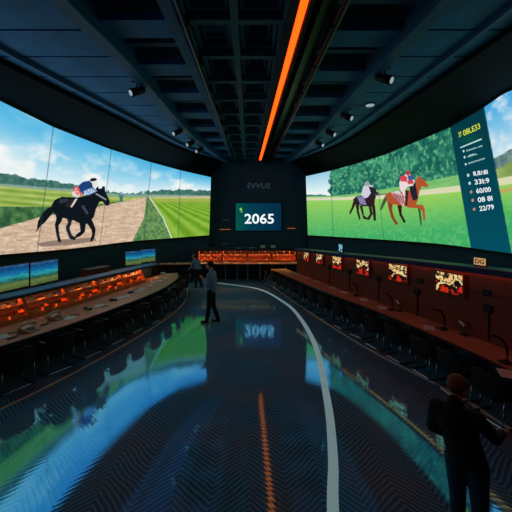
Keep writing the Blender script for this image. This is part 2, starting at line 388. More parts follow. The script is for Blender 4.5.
def paint_left(c, u, v):
    x, y = c.x, c.y
    top = np.interp(x, *LTOP); tt = ([-140, 0, 25, 53, 75, 100, 128, 165, 185, 212], [155, 172, 178, 181, 184, 190, 193, 190, 189, 190])
    hor = np.interp(x, *tt); g = np.clip((y-top)/(hor-top), 0, 1)
    c.put(np.ones_like(x), mixc((78, 180, 226), (222, 240, 244), g**1.25))
    cl = fbm(u*.9+3, v*2.0, 5, 5)
    c.put(np.clip((cl-.50)*5, 0, .9)*np.clip(g*1.6, 0.15, 1), (244, 246, 243))
    c.put(np.clip(1.2-np.hypot((x-8)/38, (y-150)/16), 0, 1)*np.clip(cl*2.4-.6, 0, 1), (244, 247, 245))
    c.put(np.clip(1-np.abs((y-115-(x-34)*.45)/4.5)-np.abs((x-34)/17)**3, 0, 1)*np.clip(cl*3-.7, 0, 1), (214, 236, 240))
    nz = fbm(u*5, v*5, 11, 3)
    m = c.below((tt[0], [a for a in tt[1]])); m = np.clip((y-(hor+(nz-.5)*5))/.8, 0, 1)
    c.put(m, mixc((46, 92, 92), (92, 140, 120), fbm(u*9, v*9, 2)*1.6-.3))
    base = ([-140, 0, 53, 75, 120, 165, 212], [176, 186, 190.5, 191.5, 197, 197, 198])
    c.put(c.below((base[0], [b-2.5 for b in base[1]]))*.8, (150, 176, 160))
    yy = (y-np.interp(x, *base)); s = np.sin(yy*1.05+np.sin(u*.6)*.6)*.5+.5
    c.put(c.below(base), mixc((112, 152, 56), (188, 202, 112), s*.6+fbm(u*3, v*12, 4)*.6-.1))
    dirt = ([-140, 0, 40, 100, 128, 149], [270, 228.5, 217, 206, 200.5, 196.5])
    c.put(c.below(([-140, 0, 50, 100, 120], [206, 206.5, 207, 204, 201]))*(x < 125), mixc((40, 84, 52), (96, 140, 84), fbm(u*8, v*8, 9)*1.8-.4))
    st = fbm(u*2.5+v*4, v*22, 21, 4)*.6+fbm(u*14, v*30, 23, 2)*.4
    c.put(c.below(dirt), mixc((184, 150, 122), (236, 214, 190), st*1.9-.45))
    edge = ([190, 197, 218, 243, 262], [148, 146.5, 144, 131.5, 124])
    c.put(c.right(edge)*c.below(base), mixc((66, 112, 70), (128, 164, 96), fbm(u*9, v*9, 31)*1.7-.35))
    rail = ([190, 197.5, 218, 238, 262], [147, 149, 162.5, 171, 181])
    ray = (x-147)/np.clip(y-193, 1, 99); s2 = np.sin(ray*11)*.5+.5
    c.put(c.right(rail)*c.below(base), mixc((96, 150, 34), (150, 190, 70), s2*.8+fbm(u*6, v*6, 33)*.5-.15))
    far = np.clip((203-y)/2, 0, 1)*np.clip((x-150)/4, 0, 1)*c.below(base)
    c.put(far*.6, (188, 178, 96))
    c.put(c.right(rail, .4)*(1-c.right((rail[0], [r+1.3 for r in rail[1]]), .4))*c.below(base), (214, 224, 206))
    c.put(np.exp(-((y-197.8+(x-128)*.0)/.5)**2)*np.clip((x-150)/5, 0, 1)*.6, (225, 225, 205))
    # rider far down the track
    o, k = (30, 170), 5.12
    c.poly([(455, 120), (470, 112), (478, 130), (474, 165), (460, 165)], (70, 120, 110), o, k)
    c.spot(466, 120, 7, 9, (120, 160, 190), o, k)
    # dark horse and jockey
    c.poly([(30, 378), (120, 360), (330, 345), (340, 362), (200, 385), (60, 392)], (120, 100, 92), o, k, .75)
    bk, bk2 = (16, 22, 30), (26, 34, 44)
    c.poly([(112, 185), (85, 200), (60, 225), (42, 260), (35, 300), (30, 322), (52, 290), (78, 268), (100, 240), (120, 215)], bk, o, k)
    c.poly([(125, 205), (170, 225), (163, 262), (146, 285), (150, 330), (161, 368), (144, 369), (132, 320), (127, 280), (135, 250)], bk, o, k)
    c.poly([(180, 230), (218, 240), (212, 275), (202, 300), (216, 335), (238, 345), (228, 360), (203, 352), (184, 305), (184, 288), (195, 268)], bk2, o, k)
    c.poly([(110, 178), (128, 152), (165, 136), (210, 140), (245, 140), (290, 130), (325, 108), (348, 82), (353, 96), (366, 94), (372, 82), (384, 84), (385, 105), (400, 140), (410, 165), (404, 182), (386, 182), (372, 162), (356, 162), (338, 200), (328, 240), (304, 268), (275, 284), (240, 266), (205, 252), (175, 247), (150, 242), (125, 226), (112, 203)], bk, o, k)
    c.poly([(253, 268), (286, 275), (281, 316), (262, 337), (240, 346), (226, 356), (236, 330), (258, 314)], bk, o, k)
    c.poly([(288, 268), (318, 255), (336, 300), (332, 340), (318, 367), (307, 363), (318, 330), (314, 305)], bk, o, k)
    c.poly([(262, 185), (275, 180), (300, 222), (290, 228)], (58, 70, 84), o, k)
    c.poly([(150, 150), (200, 146), (190, 165), (150, 172)], (44, 56, 66), o, k)
    c.poly([(205, 152), (242, 146), (214, 190), (188, 190), (178, 184)], (40, 36, 34), o, k)
    c.poly([(232, 148), (244, 147), (216, 190), (206, 190)], (220, 214, 204), o, k)
    c.poly([(338, 118), (392, 150), (390, 156), (336, 124)], (150, 160, 166), o, k)
    c.poly([(218, 108), (248, 122), (262, 134), (240, 142), (214, 130)], (226, 216, 214), o, k)
    c.poly([(224, 92), (246, 80), (262, 108), (266, 134), (242, 128), (222, 106)], (226, 96, 96), o, k)
    c.poly([(246, 82), (272, 60), (304, 54), (322, 72), (330, 96), (346, 104), (326, 118), (300, 126), (274, 128), (256, 108)], (28, 66, 120), o, k)
    c.poly([(272, 108), (310, 92), (334, 98), (344, 108), (304, 128), (276, 130)], (120, 160, 204), o, k)
    for a, b in ((285, 112), (300, 105), (316, 103), (326, 110), (296, 120), (282, 122), (312, 114)): c.spot(a, b, 4, 4, (236, 240, 246), o, k)
    for a, b in ((236, 98), (244, 112), (252, 124), (232, 110)): c.spot(a, b, 4, 4, (250, 226, 222), o, k)
    c.poly([(318, 58), (342, 54), (346, 78), (328, 96), (320, 84)], (232, 226, 220), o, k)
    c.poly([(304, 52), (314, 42), (334, 40), (344, 47), (340, 54), (316, 60)], (24, 26, 34), o, k)
    c.put(np.exp(-((y-247.5+(x-128)*.10)/.9)**2)*0, (255, 255, 255))

def paint_right(c, u, v):
    x, y = c.x, c.y
    top = np.interp(x, *RTOP); g = np.clip((y-top)/np.clip(197-top, 8, 999), 0, 1)
    c.put(np.ones_like(x), mixc((150, 206, 228), (238, 246, 246), g*1.15))
    # sky of the last panel, with cloud
    rt = x > 474; cl = fbm(u*1.6, v*1.6, 41, 5)
    g2 = np.clip((y-top)/np.clip(160-top, 8, 999), 0, 1)
    c.put(rt*1., mixc((64, 164, 224), (206, 230, 240), g2)); c.put(rt*np.clip((cl-.42)*5, 0, .95), (238, 240, 240))
    grass_top = ([300, 345, 360, 400, 455, 520, 620], [199, 197, 196, 190, 180, 168, 140])
    tl = fbm(u*4, v*4, 51, 3)
    c.put(np.clip((y-194.5-(tl-.5)*3)/.8, 0, 1)*(x < 345), (70, 122, 116))
    # big trees
    tw = fbm(u*2.2, v*2.2, 61, 5); tf = fbm(u*9, v*9, 62, 3)
    left = ([160, 176, 188, 191, 197], [331, 330, 328.5, 327.5, 331])
    m = np.clip((x-np.interp(y, *left)-(tl-.5)*5)/.8, 0, 1)*(x < 474)
    c.put(m, mixc((22, 92, 82), (84, 176, 128), (tw*.75+tf*.55)*1.9-.85))
    c.put(np.clip((tf-.62)*7, 0, .55)*m, (134, 196, 146))
    gs = ([300, 336, 352, 400, 455, 474], [196.5, 195.5, 194, 186.5, 175.5, 171])
    c.put(c.below(gs), mixc((96, 180, 104), (150, 200, 116), fbm(u*2, v*9, 71)*1.4-.2))
    # hills and grandstand under the last panel's sky
    hl = ([474, 495, 512, 620], [166, 157, 149, 110])
    c.put(rt*np.clip((y-np.interp(x, *hl)-(tl-.5)*3)/.8, 0, 1), mixc((70, 106, 110), (130, 156, 146), tf*1.8-.4))
    c.put(rt*c.below(([474, 500, 512, 620], [176, 168, 161, 125])), mixc((120, 150, 80), (176, 190, 120), fbm(u*2, v*9, 73)*1.6-.3))
    # the pale rail and course
    b0 = ([300, 345, 380, 455, 474, 520, 620], [197.5, 197.0, 195, 186, 183, 174.5, 146])
    c.put(c.below(b0)*(1-c.below((b0[0], [b+3.2+max(0, p-345)*.028 for p, b in zip(*b0)]))), (216, 216, 178))
    b1 = (b0[0], [b+3.2+max(0, p-345)*.028 for p, b in zip(*b0)])
    gr = fbm(u*7, v*10, 81, 4); gl = np.clip((y-np.interp(x, *b1))/40, 0, 1)
    c.put(c.below(b1), mixc((150, 206, 92), (62, 172, 100), gl*1.1+(gr-.5)*.6))
    c.put(c.below(b1)*np.clip((gr-.55)*5, 0, .25), (170, 222, 140))
    c.put(c.below(b1)*rt*np.exp(-((y-np.interp(x, [474, 512, 620], [197, 189, 160]))/2.2)**2)*.9, (196, 160, 96))
    o, k = (340, 165), 5.12
    # far dark horse
    dk = (44, 30, 34)
    c.poly([(72, 168), (60, 215), (46, 246), (54, 252), (76, 210), (86, 180)], dk, o, k)
    c.poly([(66, 178), (82, 162), (120, 155), (165, 132), (192, 138), (206, 154), (186, 156), (178, 182), (176, 212), (120, 212), (88, 198)], dk, o, k)
    c.poly([(78, 190), (98, 195), (97, 235), (106, 276), (98, 281), (86, 242)], dk, o, k)
    c.poly([(100, 208), (116, 208), (122, 258), (140, 270), (154, 250), (146, 212), (160, 212), (168, 250), (150, 282), (120, 276)], dk, o, k)
    c.poly([(160, 205), (179, 205), (186, 282), (172, 288), (168, 240)], dk, o, k)
    c.poly([(180, 150), (240, 146), (240, 150), (180, 158)], (90, 110, 96), o, k)
    c.poly([(108, 155), (118, 112), (138, 92), (168, 108), (164, 136), (142, 166), (118, 172)], (210, 206, 222), o, k)
    c.poly([(88, 166), (120, 158), (136, 206), (104, 200)], (132, 126, 170), o, k)
    c.poly([(146, 108), (182, 118), (190, 150), (160, 150)], (40, 34, 52), o, k)
    c.spot(138, 96, 14, 12, (150, 158, 170), o, k)
    # chestnut horse
    ch, ch2, dk = (176, 84, 46), (140, 60, 34), (46, 26, 26)
    c.poly([(236, 150), (216, 190), (204, 232), (214, 230), (236, 188), (246, 168)], (60, 90, 66), o, k)
    c.poly([(240, 178), (272, 192), (266, 225), (276, 265), (298, 302), (285, 308), (261, 266), (249, 222)], ch2, o, k)
    c.poly([(292, 198), (316, 202), (316, 250), (337, 291), (328, 299), (304, 256)], dk, o, k)
    c.poly([(393, 200), (410, 206), (419, 300), (412, 322), (404, 250)], (40, 90, 60), o, k)
    c.poly([(232, 152), (250, 140), (290, 135), (330, 142), (362, 130), (382, 96), (394, 66), (408, 54), (416, 66), (432, 78), (452, 102), (446, 116), (420, 108), (408, 132), (398, 180), (388, 206), (340, 212), (300, 206), (265, 200), (242, 192)], ch, o, k)
    c.poly([(340, 204), (424, 204), (434, 226), (437, 281), (427, 284), (421, 236), (400, 222), (345, 218)], ch, o, k)
    c.poly([(355, 112), (386, 90), (400, 172), (376, 184), (362, 150)], (36, 34, 50), o, k)
    c.poly([(262, 142), (298, 130), (334, 170), (328, 212), (290, 182)], (222, 200, 206), o, k)
    for i in range(5): c.poly([(268+i*12, 146+i*3), (276+i*12, 142+i*3), (300+i*8, 192+i*3), (294+i*8, 190+i*3)], (150, 62, 66), o, k, .8)
    c.poly([(303, 92), (318, 58), (344, 44), (370, 52), (382, 78), (374, 106), (346, 110), (330, 130), (346, 152), (330, 162), (308, 124)], (236, 214, 220), o, k)
    c.poly([(306, 62), (330, 50), (346, 66), (340, 86), (312, 84)], (212, 70, 84), o, k)
    c.poly([(340, 80), (372, 74), (378, 96), (350, 98)], (208, 66, 78), o, k)
    c.poly([(344, 54), (372, 50), (382, 74), (352, 80)], (62, 92, 140), o, k)
    c.spot(348, 40, 13, 12, (170, 70, 62), o, k)
    c.poly([(334, 130), (352, 128), (344, 210), (334, 212)], (64, 36, 40), o, k)
    # dark information column
    lx = ([100, 127, 246, 270], [446, 450, 470.5, 475]); rx = ([80, 107, 250, 270], [477.5, 484, 511, 515])
    inp = c.right(lx, .5)*(1-c.right(rx, .5))
    c.put(inp, mixc((6, 56, 66), (4, 78, 96), np.clip((y-110)/140, 0, 1)))
    gg = np.exp(-((x-470)/9)**2-((y-139)/6)**2); c.put(inp*gg*.5, (20, 96, 60))

def video_wall(P, tab, painter, name, label, q0, seams, nu, nv):
    root = thing(name, label, 'video wall', (*P.at(P.len*.6), 0))
    inv = root.location.copy()
    us = np.linspace(q0, P.len, nu); vs = np.linspace(0, 1, nv)
    B = np.array([P.pos(q) for q in us]); B[:, :2] = np.array([P.at(q, -.06) for q in us]); T = np.array([top_of(P, q, tab) for q in us])
    G = B[:, None, :]*(1-vs[None, :, None])+T[:, None, :]*vs[None, :, None]
    X, Y, Z = G[..., 0], G[..., 1], G[..., 2]
    px, py = CX+F*X/Y, HOR-F*(Z-EYE)/Y
    c = Canvas(px, py); U = np.repeat(us[:, None], nv, 1); V = Z
    painter(c, U, V)
    for sp in seams:
        q = P.find_px(sp, -.06); c.put(np.exp(-((U-q)/.016)**2)*.75, (34, 74, 80))
    col = np.clip(c.c/255., 0, 1); colr = np.where(col <= .04045, col/12.92, ((col+.055)/1.055)**2.4)
    me = bpy.data.meshes.new('screen_face')
    idx = np.arange(nu*nv).reshape(nu, nv)
    faces = np.stack([idx[:-1, :-1], idx[1:, :-1], idx[1:, 1:], idx[:-1, 1:]], -1).reshape(-1, 4)
    me.from_pydata((G.reshape(-1, 3)-np.array(inv)).tolist(), [], faces.tolist()); me.update()
    a = me.attributes.new('picture', 'FLOAT_COLOR', 'POINT')
    a.data.foreach_set('color', np.concatenate([colr.reshape(-1, 3), np.ones((nu*nv, 1))], 1).astype(np.float32).ravel())
    me.materials.append(M['screen_'+name]); o = bpy.data.objects.new('screen_face', me); C.objects.link(o); o.parent = root
    # bezel and casing behind the picture
    mb = MB(); secs = []
    for i in range(0, nu, 6):
        n = np.array([*P.frame(us[i])[2], 0]); b, t = B[i]-inv, T[i]-inv; up = (t-b)/np.linalg.norm(t-b)
        secs.append([b-up*.09-n*.03, b-n*.03, b+n*.012, t+n*.012, t-n*.03, t+up*.07-n*.03, t+up*.07+n*.1, b+n*.05-up*.09])
    mb.loft(secs).build('bezel', M['black'], root)
    # black soffit from the ceiling edge down to the top of the screen is built by the caller
    return root, inv, us, B, T, o
M['screen_video_wall'] = picture_mat('video wall picture', 1.0)
LW = video_wall(SL, LTOP, paint_left, 'video_wall', 'huge curved screen on left wall showing black racehorse on a dirt track', .0, (37, 100, 144, 178), 640, 230)
RW = video_wall(SR, RTOP, paint_right, 'video_wall', 'huge curved screen on right wall showing two racehorses on grass and dark results column', .0, (333, 384), 640, 230)

def surf_pt(W, px, py, lift=.02):
    """point of a video wall's face seen at picture position (px, py) of its picture coordinates"""
    root, inv, us, B, T = W[:5]
    bx, by = CX+F*B[:, 0]/B[:, 1], HOR-F*(B[:, 2]-EYE)/B[:, 1]; tx, ty = CX+F*T[:, 0]/T[:, 1], HOR-F*(T[:, 2]-EYE)/T[:, 1]
    w = (py-by)/(ty-by); lx = bx+(tx-bx)*w; i = int(np.argmin(np.abs(lx-px))); wi = w[i]
    wb, wt = 1/B[i, 1], 1/T[i, 1]; v = wi*wb/(wi*wb+(1-wi)*wt) if True else wi
    # perspective: screen fraction -> surface fraction
    v = (wi/wt)/((wi/wt)+((1-wi)/wb)); p = B[i]*(1-v)+T[i]*v
    # small sideways refinement
    if 0 < i < len(us)-1:
        j = i+1 if (lx[i+1]-lx[i])*(px-lx[i]) > 0 else i-1; f = min(1, abs((px-lx[i])/(lx[j]-lx[i]+1e-9)))
        p = p*(1-f)+(B[j]*(1-v)+T[j]*v)*f
    d = np.array([0, 0, EYE])-p; nn = np.array([-1 if p[0] > 0 else 1, -.3, 0]); nn = nn/np.linalg.norm(nn)
    return Vector(p+nn*lift-np.array(inv))
def text_mesh(txt, spacing=1.0):
    cu = bpy.data.curves.new('lettering', 'FONT'); cu.body = txt; cu.size = 1.0; cu.space_character = spacing; cu.resolution_u = 3
    cu.offset = .018
    o = bpy.data.objects.new('lettering', cu); C.objects.link(o); dg = bpy.context.evaluated_depsgraph_get(); dg.update()
    me = bpy.data.meshes.new_from_object(o.evaluated_get(dg)); bpy.data.objects.remove(o); bpy.data.curves.remove(cu); return me
def wall_text(W, txt, p0, p1, hgt, m, name='lettering'):
    """text along the line p0->p1 (picture coordinates) with cap height hgt pixels, laid on the screen's face"""
    me = text_mesh(txt); xs = [v.co.x for v in me.vertices]; ys = [v.co.y for v in me.vertices]
    x0, x1, y0, y1 = min(xs), max(xs), min(ys), max(ys); up = (-.17, -1.0)
    for v in me.vertices:
        a = (v.co.x-x0)/(x1-x0); b = (v.co.y-y0)/(y1-y0)*hgt
        v.co = surf_pt(W, p0[0]+(p1[0]-p0[0])*a+up[0]*b, p0[1]+(p1[1]-p0[1])*a+up[1]*b)
    me.materials.append(m); o = bpy.data.objects.new(name, me); C.objects.link(o); o.parent = W[5]; return o
def wall_blob(W, px, py, r, m, mb):
    vs = [mb.bm.verts.new(surf_pt(W, px+r*math.cos(a)*.8, py+r*math.sin(a))) for a in np.linspace(0, 2*PI, 9)[:-1]]; mb.bm.faces.new(vs)
wall_text(RW, '37', (459.5, 137.5), (462.5, 136.5), 5.2, M['yellow'])
wall_text(RW, '08LE33', (464.0, 136.0), (481, 128.5), 5.6, M['yellow'])
mb = MB(); pts = [(460.5, 147), (482, 138.2), (482.3, 139.4), (460.8, 148.2)]
mb.bm.faces.new([mb.bm.verts.new(surf_pt(RW, *p)) for p in pts]); mb.build('underline', M['pale'], RW[5])
for y0, tx in ((151.5, 'lomnm om'), (157.3, 'dfffe.'), (164, 'lmmmmm')):
    x0 = 467+(y0-151)*.17; wall_text(RW, tx, (x0, y0), (x0+(16 if y0 != 157.3 else 10), y0-5.2 if y0 != 157.3 else y0-3), 2.0, M['pale'])
mb = MB()
for y0 in (151, 157, 164): wall_blob(RW, 464+(y0-151)*.17, y0, 1.3, None, mb)
mb.build('bullet', M['pale'], RW[5])
for i, (tx, y0) in enumerate((('8,8/:8I', 176.3), ('33I:9', 184.5), ('60/00', 193.3), ('08 8I', 202.2), ('22/79', 211))):
    x0 = 474+i*1.55; wall_text(RW, tx, (x0, y0), (x0+14.6, y0-2.0), 5.0, M['white'])
for i, y0 in enumerate((175, 183, 191.7, 200, 209)):
    mb = MB(); wall_blob(RW, 468.6+i*1.5, y0, 1.7, None, mb); mb.build('row_mark', (M['pale'], M['pale'], M['salmon'], M['salmon'], M['salmon'])[i], RW[5])

# soffits over the screens (part of the ceiling)
for P, E, W in ((SL, EL, LW), (SR, ER, RW)):
    secs = []; root, inv, us, B, T = W[:5]
    for i in range(0, 61):
        f = i/60; k = int(f*(len(us)-1)); t = T[k]; yq = 5.0+(17.3-5.0)*f
        e = np.array([np.interp(t[1]-.0 if False else min(17.3, 3.6+13.7*f), E.p[:, 1], E.p[:, 0]), min(17.3, 3.6+13.7*f)])
        n = P.frame(us[k])[2]
        secs.append([(e[0], e[1], 6.5), (t[0], t[1], t[2]+.06), (t[0]+n[0]*.7, t[1]+n[1]*.7, t[2]+.06), (t[0]+n[0]*.7, t[1]+n[1]*.7, 7.1), (e[0], e[1], 7.1)])
    t = T[0]; e = (np.interp(-5.3, E.p[:, 1], E.p[:, 0]), -5.3); sg = -1 if t[0] < 0 else 1
    secs.insert(0, [(e[0], e[1], 6.5), (t[0], e[1], t[2]+.06), (t[0]+sg*.7, e[1], t[2]+.06), (t[0]+sg*.7, e[1], 7.1), (e[0], e[1], 7.1)])
    MB().loft(secs).build('soffit', M['soffit'], ceil)

# ------------------------------------------------------------------ back wall display and signs
def display_mat():
    m, nt, out = new_mat('teal display'); N = nt.nodes.new
    tc = N('ShaderNodeTexCoord'); sx = N('ShaderNodeSeparateXYZ'); nt.links.new(tc.outputs['Generated'], sx.inputs[0])
    r = N('ShaderNodeValToRGB'); els = r.color_ramp.elements; els.new(.3)
    for e, (p, c) in zip(els, ((0, (4, 92, 78)), (.28, (2, 66, 84)), (1, (3, 48, 78)))): e.position = p; e.color = L4(c)
    nt.links.new(sx.outputs['X'], r.inputs[0]); e = N('ShaderNodeEmission'); e.inputs[1].default_value = .85
    nt.links.new(r.outputs[0], e.inputs[0]); nt.links.new(e.outputs[0], out.inputs[0]); return m
dY = BACK-.12
def wx(px, d=dY): return (px-CX)/F*d
def wz(py, d=dY): return EYE+(HOR-py)/F*d
root = thing('wall_display', 'teal screen on back wall reading 2065 in white figures', 'screen', (wx(258.5), BACK, wz(230.5)))
def loc(o, x, y, z): return (x-o.location.x, y-o.location.y, z-o.location.z)
w, hh = wx(281.5)-wx(236), wz(203)-wz(230.5)
mb = MB(); mb.box((0, -.04, hh/2), (w+.1, .08, hh+.1), bevel=.01); mb.build('housing', M['black'], root)
mb = MB(); mb.box((0, -.085, hh/2), (w, .01, hh)); mb.build('screen_face', display_mat(), root)
def flat_text(txt, x0, x1, z0, z1, y, m, parent, depth=.01, name='lettering', flip=False, bold=.0):
    me = text_mesh(txt); xs = [v.co.x for v in me.vertices]; ys = [v.co.y for v in me.vertices]
    a, b, c, d = min(xs), max(xs), min(ys), max(ys)
    bm = bmesh.new(); bm.from_mesh(me); bpy.data.meshes.remove(me)
    for v in bm.verts:
        fx = (v.co.x-a)/(b-a); fx = 1-fx if flip else fx
        v.co = (x0+(x1-x0)*fx, y, z0+(z1-z0)*(v.co.y-c)/(d-c))
    r = bmesh.ops.extrude_face_region(bm, geom=bm.faces[:]); 
    bmesh.ops.translate(bm, vec=(0, -depth, 0), verts=[e for e in r['geom'] if isinstance(e, bmesh.types.BMVert)])
    o = MB(); o.bm.free(); o.bm = bm; return o.build(name, m, parent)
x0 = root.location.x
flat_text('2065', wx(244.5)-x0, wx(274)-x0, wz(223.8)-root.location.z, wz(213.6)-root.location.z, -.092, M['white'], root)
mb = MB(); r0 = root.location
mb.prism([(wx(a)-r0.x, wz(b)-r0.z) for a, b in ((239.6, 208.5), (241, 207.6), (242.2, 209.5), (242, 212.5), (241, 212.6), (241, 210), (239.8, 210.5))], 'y', -.105, -.092)
mb.build('emblem', M['green'], root)
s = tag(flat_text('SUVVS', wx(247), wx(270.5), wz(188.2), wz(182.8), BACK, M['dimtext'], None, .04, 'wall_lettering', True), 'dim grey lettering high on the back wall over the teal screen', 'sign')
for nm, lb, a, b, py in (('wall_light', 'thin amber bar on back wall left of the teal screen', 219, 231, 229.5), ('wall_light', 'thin amber bar on back wall right of the teal screen', 287, 296, 228.4)):
    t = thing(nm, lb, 'wall light', ((wx(a)+wx(b))/2, BACK, wz(py)))
    MB().box((0, -.03, 0), (wx(b)-wx(a), .06, .09), bevel=.01).build('housing', M['metal_dark'], t)
    MB().box((0, -.065, 0), (wx(b)-wx(a)-.06, .012, .045)).build('diffuser', M['bar'], t)
for lb, a, b, py in (('small dim plate on back wall above the left amber bar', 222, 229.5, 220), ('small dim plate on back wall below the left amber bar', 222, 229, 243.8)):
    t = thing('wall_plate', lb, 'plate', ((wx(a)+wx(b))/2, BACK, wz(py)))
    MB().box((0, -.02, 0), (wx(b)-wx(a), .04, .16), bevel=.01).build('backing', M['metal_dark'], t)
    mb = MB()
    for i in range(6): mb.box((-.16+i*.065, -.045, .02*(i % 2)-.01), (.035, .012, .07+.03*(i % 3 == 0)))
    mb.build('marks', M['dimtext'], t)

# ------------------------------------------------------------------ left desk
t = thing('curved_desk', 'long curved desk on the left with orange lit racks and blue ledge', 'desk', (*DL.at(DL.len*.5), 0))
iv = np.array([t.location.x, t.location.y, 0])
def ruled(PA, a0, a1, PB, b0, b1, n, za, zb, thick, nb=0.):
    secs = []
    for i in range(n+1):
        f = i/n; a = PA.at(a0+(a1-a0)*f); b = PB.at(b0+(b1-b0)*f, nb)
        secs.append([(a[0]-iv[0], a[1]-iv[1], za), (b[0]-iv[0], b[1]-iv[1], zb), (b[0]-iv[0], b[1]-iv[1], zb-thick), (a[0]-iv[0], a[1]-iv[1], za-thick)])
    return MB().loft(secs)
def shift(o): 
    o.matrix_parent_inverse = Matrix.Identity(4); o.location = (-iv[0], -iv[1], 0); return o
top = ruled(DL, 0, DL.len, CL, 0, CL.len-.4, 70, .75, .75, .04).build('desktop', M['desk_lam'], t)
shift(DL.sweep([(-.035, .64), (-.05, .66), (-.05, .735), (-.035, .752), (.012, .752), (.012, .64)]).build('edge_trim', M['desk_edge'], t))
shift(DL.sweep([(.42, 0), (.42, .71), (.46, .71), (.46, 0)]).build('front_panel', M['black'], t))
CLE = CL.find_y(12.6)
lg = shift(CL.sweep([(-.24, 1.265), (-.25, 1.285), (-.23, 1.305), (.16, 1.315), (.19, 1.30), (.19, 1.265)], 0, CLE).build('ledge', M['ledge_blue'], t))
CL.sweep([(-.245, 1.215), (-.245, 1.264), (-.22, 1.264), (-.22, 1.215)], 0, CLE).build('ledge_lip', M['black'], lg)
CL.sweep([(-.212, 1.235), (-.212, 1.25), (-.19, 1.25), (-.19, 1.235)], 0, CLE).build('light_strip', M['rackled2'], lg)
shift(CL.sweep([(.06, 0), (.06, 1.265), (.18, 1.265), (.18, 0)], 0, CLE).build('back_panel', M['tier'], t))
# racks on it
def make_rack(L, h=.5, cells=0):
    r = thing('slip_rack', '', 'rack')
    for sx in (-1, 1):
        MB().prism([(0, 0), (0, .1), (.08, .2), (.22, h), (.40, h), (.40, 0)], 'x', sx*(L/2-.015)-.014, sx*(L/2-.015)+.014).build('side_panel', M['rack'], r)
    MB().box((0, .385, h/2), (L-.06, .02, h)).build('back_panel', M['rack_dark'], r)
    if cells:
        for k in range(1, cells):
            MB().prism([(.03, .02), (.03, .16), (.22, h*.8), (.37, h*.9), (.37, .02)], 'x', -L/2+k*L/cells-.009, -L/2+k*L/cells+.009).build('divider', M['rack'], r)
    mb = MB(); mb.prism([(.2, .215), (.2, .335), (.215, .335), (.22, .29), (.375, .33), (.375, .315), (.215, .27), (.215, .215)], 'x', -L/2+.03, L/2-.03); ut = mb.build('upper_tray', M['rack'], r)
    mb = MB(); mb.prism([(.0, .0), (.0, .1), (.018, .1), (.022, .03), (.3, .1), (.3, .0)], 'x', -L/2+.03, L/2-.03)
    mb.box((0, .16, .12), (.022, .26, .12)); mb.build('lower_tray', M['rack'], r)
    MB().box((0, .30, .280), (L-.1, .02, .012)).build('light_strip', M['rackled'] if h < .6 else M['rackled4'], ut)
    if h > .6: MB().box((0, .33, h-.03), (L-.1, .02, .012)).build('light_strip', M['rackled3'], r)
    return r
nrack = 7; LR = 1.12
q_end = KL.len-.35; rack0 = make_rack(LR, .46)
slip0 = MB().box((0, 0, .05), (.125, .012, .1), Matrix.Rotation(-.35, 3, 'X')).build('betting_slip', M['slip'])
slip1 = MB().box((0, 0, .045), (.15, .02, .09), Matrix.Rotation(-.5, 3, 'X')).build('betting_slip', M['slip_o'])
used = set()
def place(proto, locn, rz, label, cat, group=None, rx=None):
    o = proto if proto.name not in used else copy_tree(proto)
    used.add(proto.name); o.location = locn; o.rotation_euler = (0, 0, rz) if rx is None else (rx, 0, rz)
    tag(o, label, cat, group); return o
def local(P, q, n, x, y):
    p, tt, nn = P.frame(q); a = P.rz(q); b = P.at(q, n); return (b[0]+math.cos(a)*x-math.sin(a)*y, b[1]+math.sin(a)*x+math.cos(a)*y)
q0 = KL.find_px(-2)
for i in range(nrack):
    q = q0+.1+i*(LR+.01)
    if q > q_end: break
    rz = KL.rz(q)
    place(rack0, (*KL.at(q), .751), rz, f'orange lit wooden slip rack, {nth(i)} along the left desk', 'rack', 'slip racks on the left desk')
    for j, x in enumerate((-.4, -.25, .05, .2, .38)):
        x += random.uniform(-.03, .03)
        place(slip0, (*local(KL, q, 0, x, .27+.02*(j % 2)), 1.055), rz+random.uniform(-.15, .15), f'pale betting slip in upper tray of the {nth(i)} rack on the left desk', 'betting slip', 'pale slips in the upper trays')
    for j, x in enumerate((-.42, -.24, -.1, .12, .28, .43)):
        x += random.uniform(-.02, .02)
        place(slip1, (*local(KL, q, 0, x, .11+.05*(j % 2)), .815), rz+random.uniform(-.2, .2), f'tan betting slip bundle in lower tray of the {nth(i)} rack on the left desk', 'betting slip', 'tan slips in the lower trays')
# raised counter behind with monitors
t = thing('raised_counter', 'dark raised counter behind the blue ledge under the left screen', 'counter', (*CL.at(CL.len*.5, .7), 0)); iv = np.array([t.location.x, t.location.y, 0])
shift(CL.sweep([(.46, 1.12), (.46, 1.17), (1.0, 1.17), (1.0, 1.12)]).build('countertop', M['tier'], t))
shift(CL.sweep([(.52, 0), (.52, 1.12), (.94, 1.12), (.94, 0)]).build('base_panel', M['black'], t))
def make_monitor(w, h, m, stand=.09):
    r = thing('monitor', '', 'monitor')
    MB().box((0, 0, stand+h/2), (w, .045, h), bevel=.008).build('casing', M['black'], r)
    MB().box((0, -.026, stand+h/2), (w-.03, .006, h-.03)).build('screen_face', m, r)
    mb = MB(); mb.box((0, .04, .01), (.3, .2, .02), bevel=.004); mb.box((0, .045, (stand+.1)/2), (.06, .03, stand+.1)); mb.build('stand', M['metal_dark'], r)
    return r
blue_stops = ((.0, (24, 50, 40)), (.30, (110, 130, 70)), (.40, (30, 90, 76)), (.50, (50, 170, 176)), (.60, (24, 120, 176)), (.78, (18, 66, 124)), (1, (90, 150, 190)))
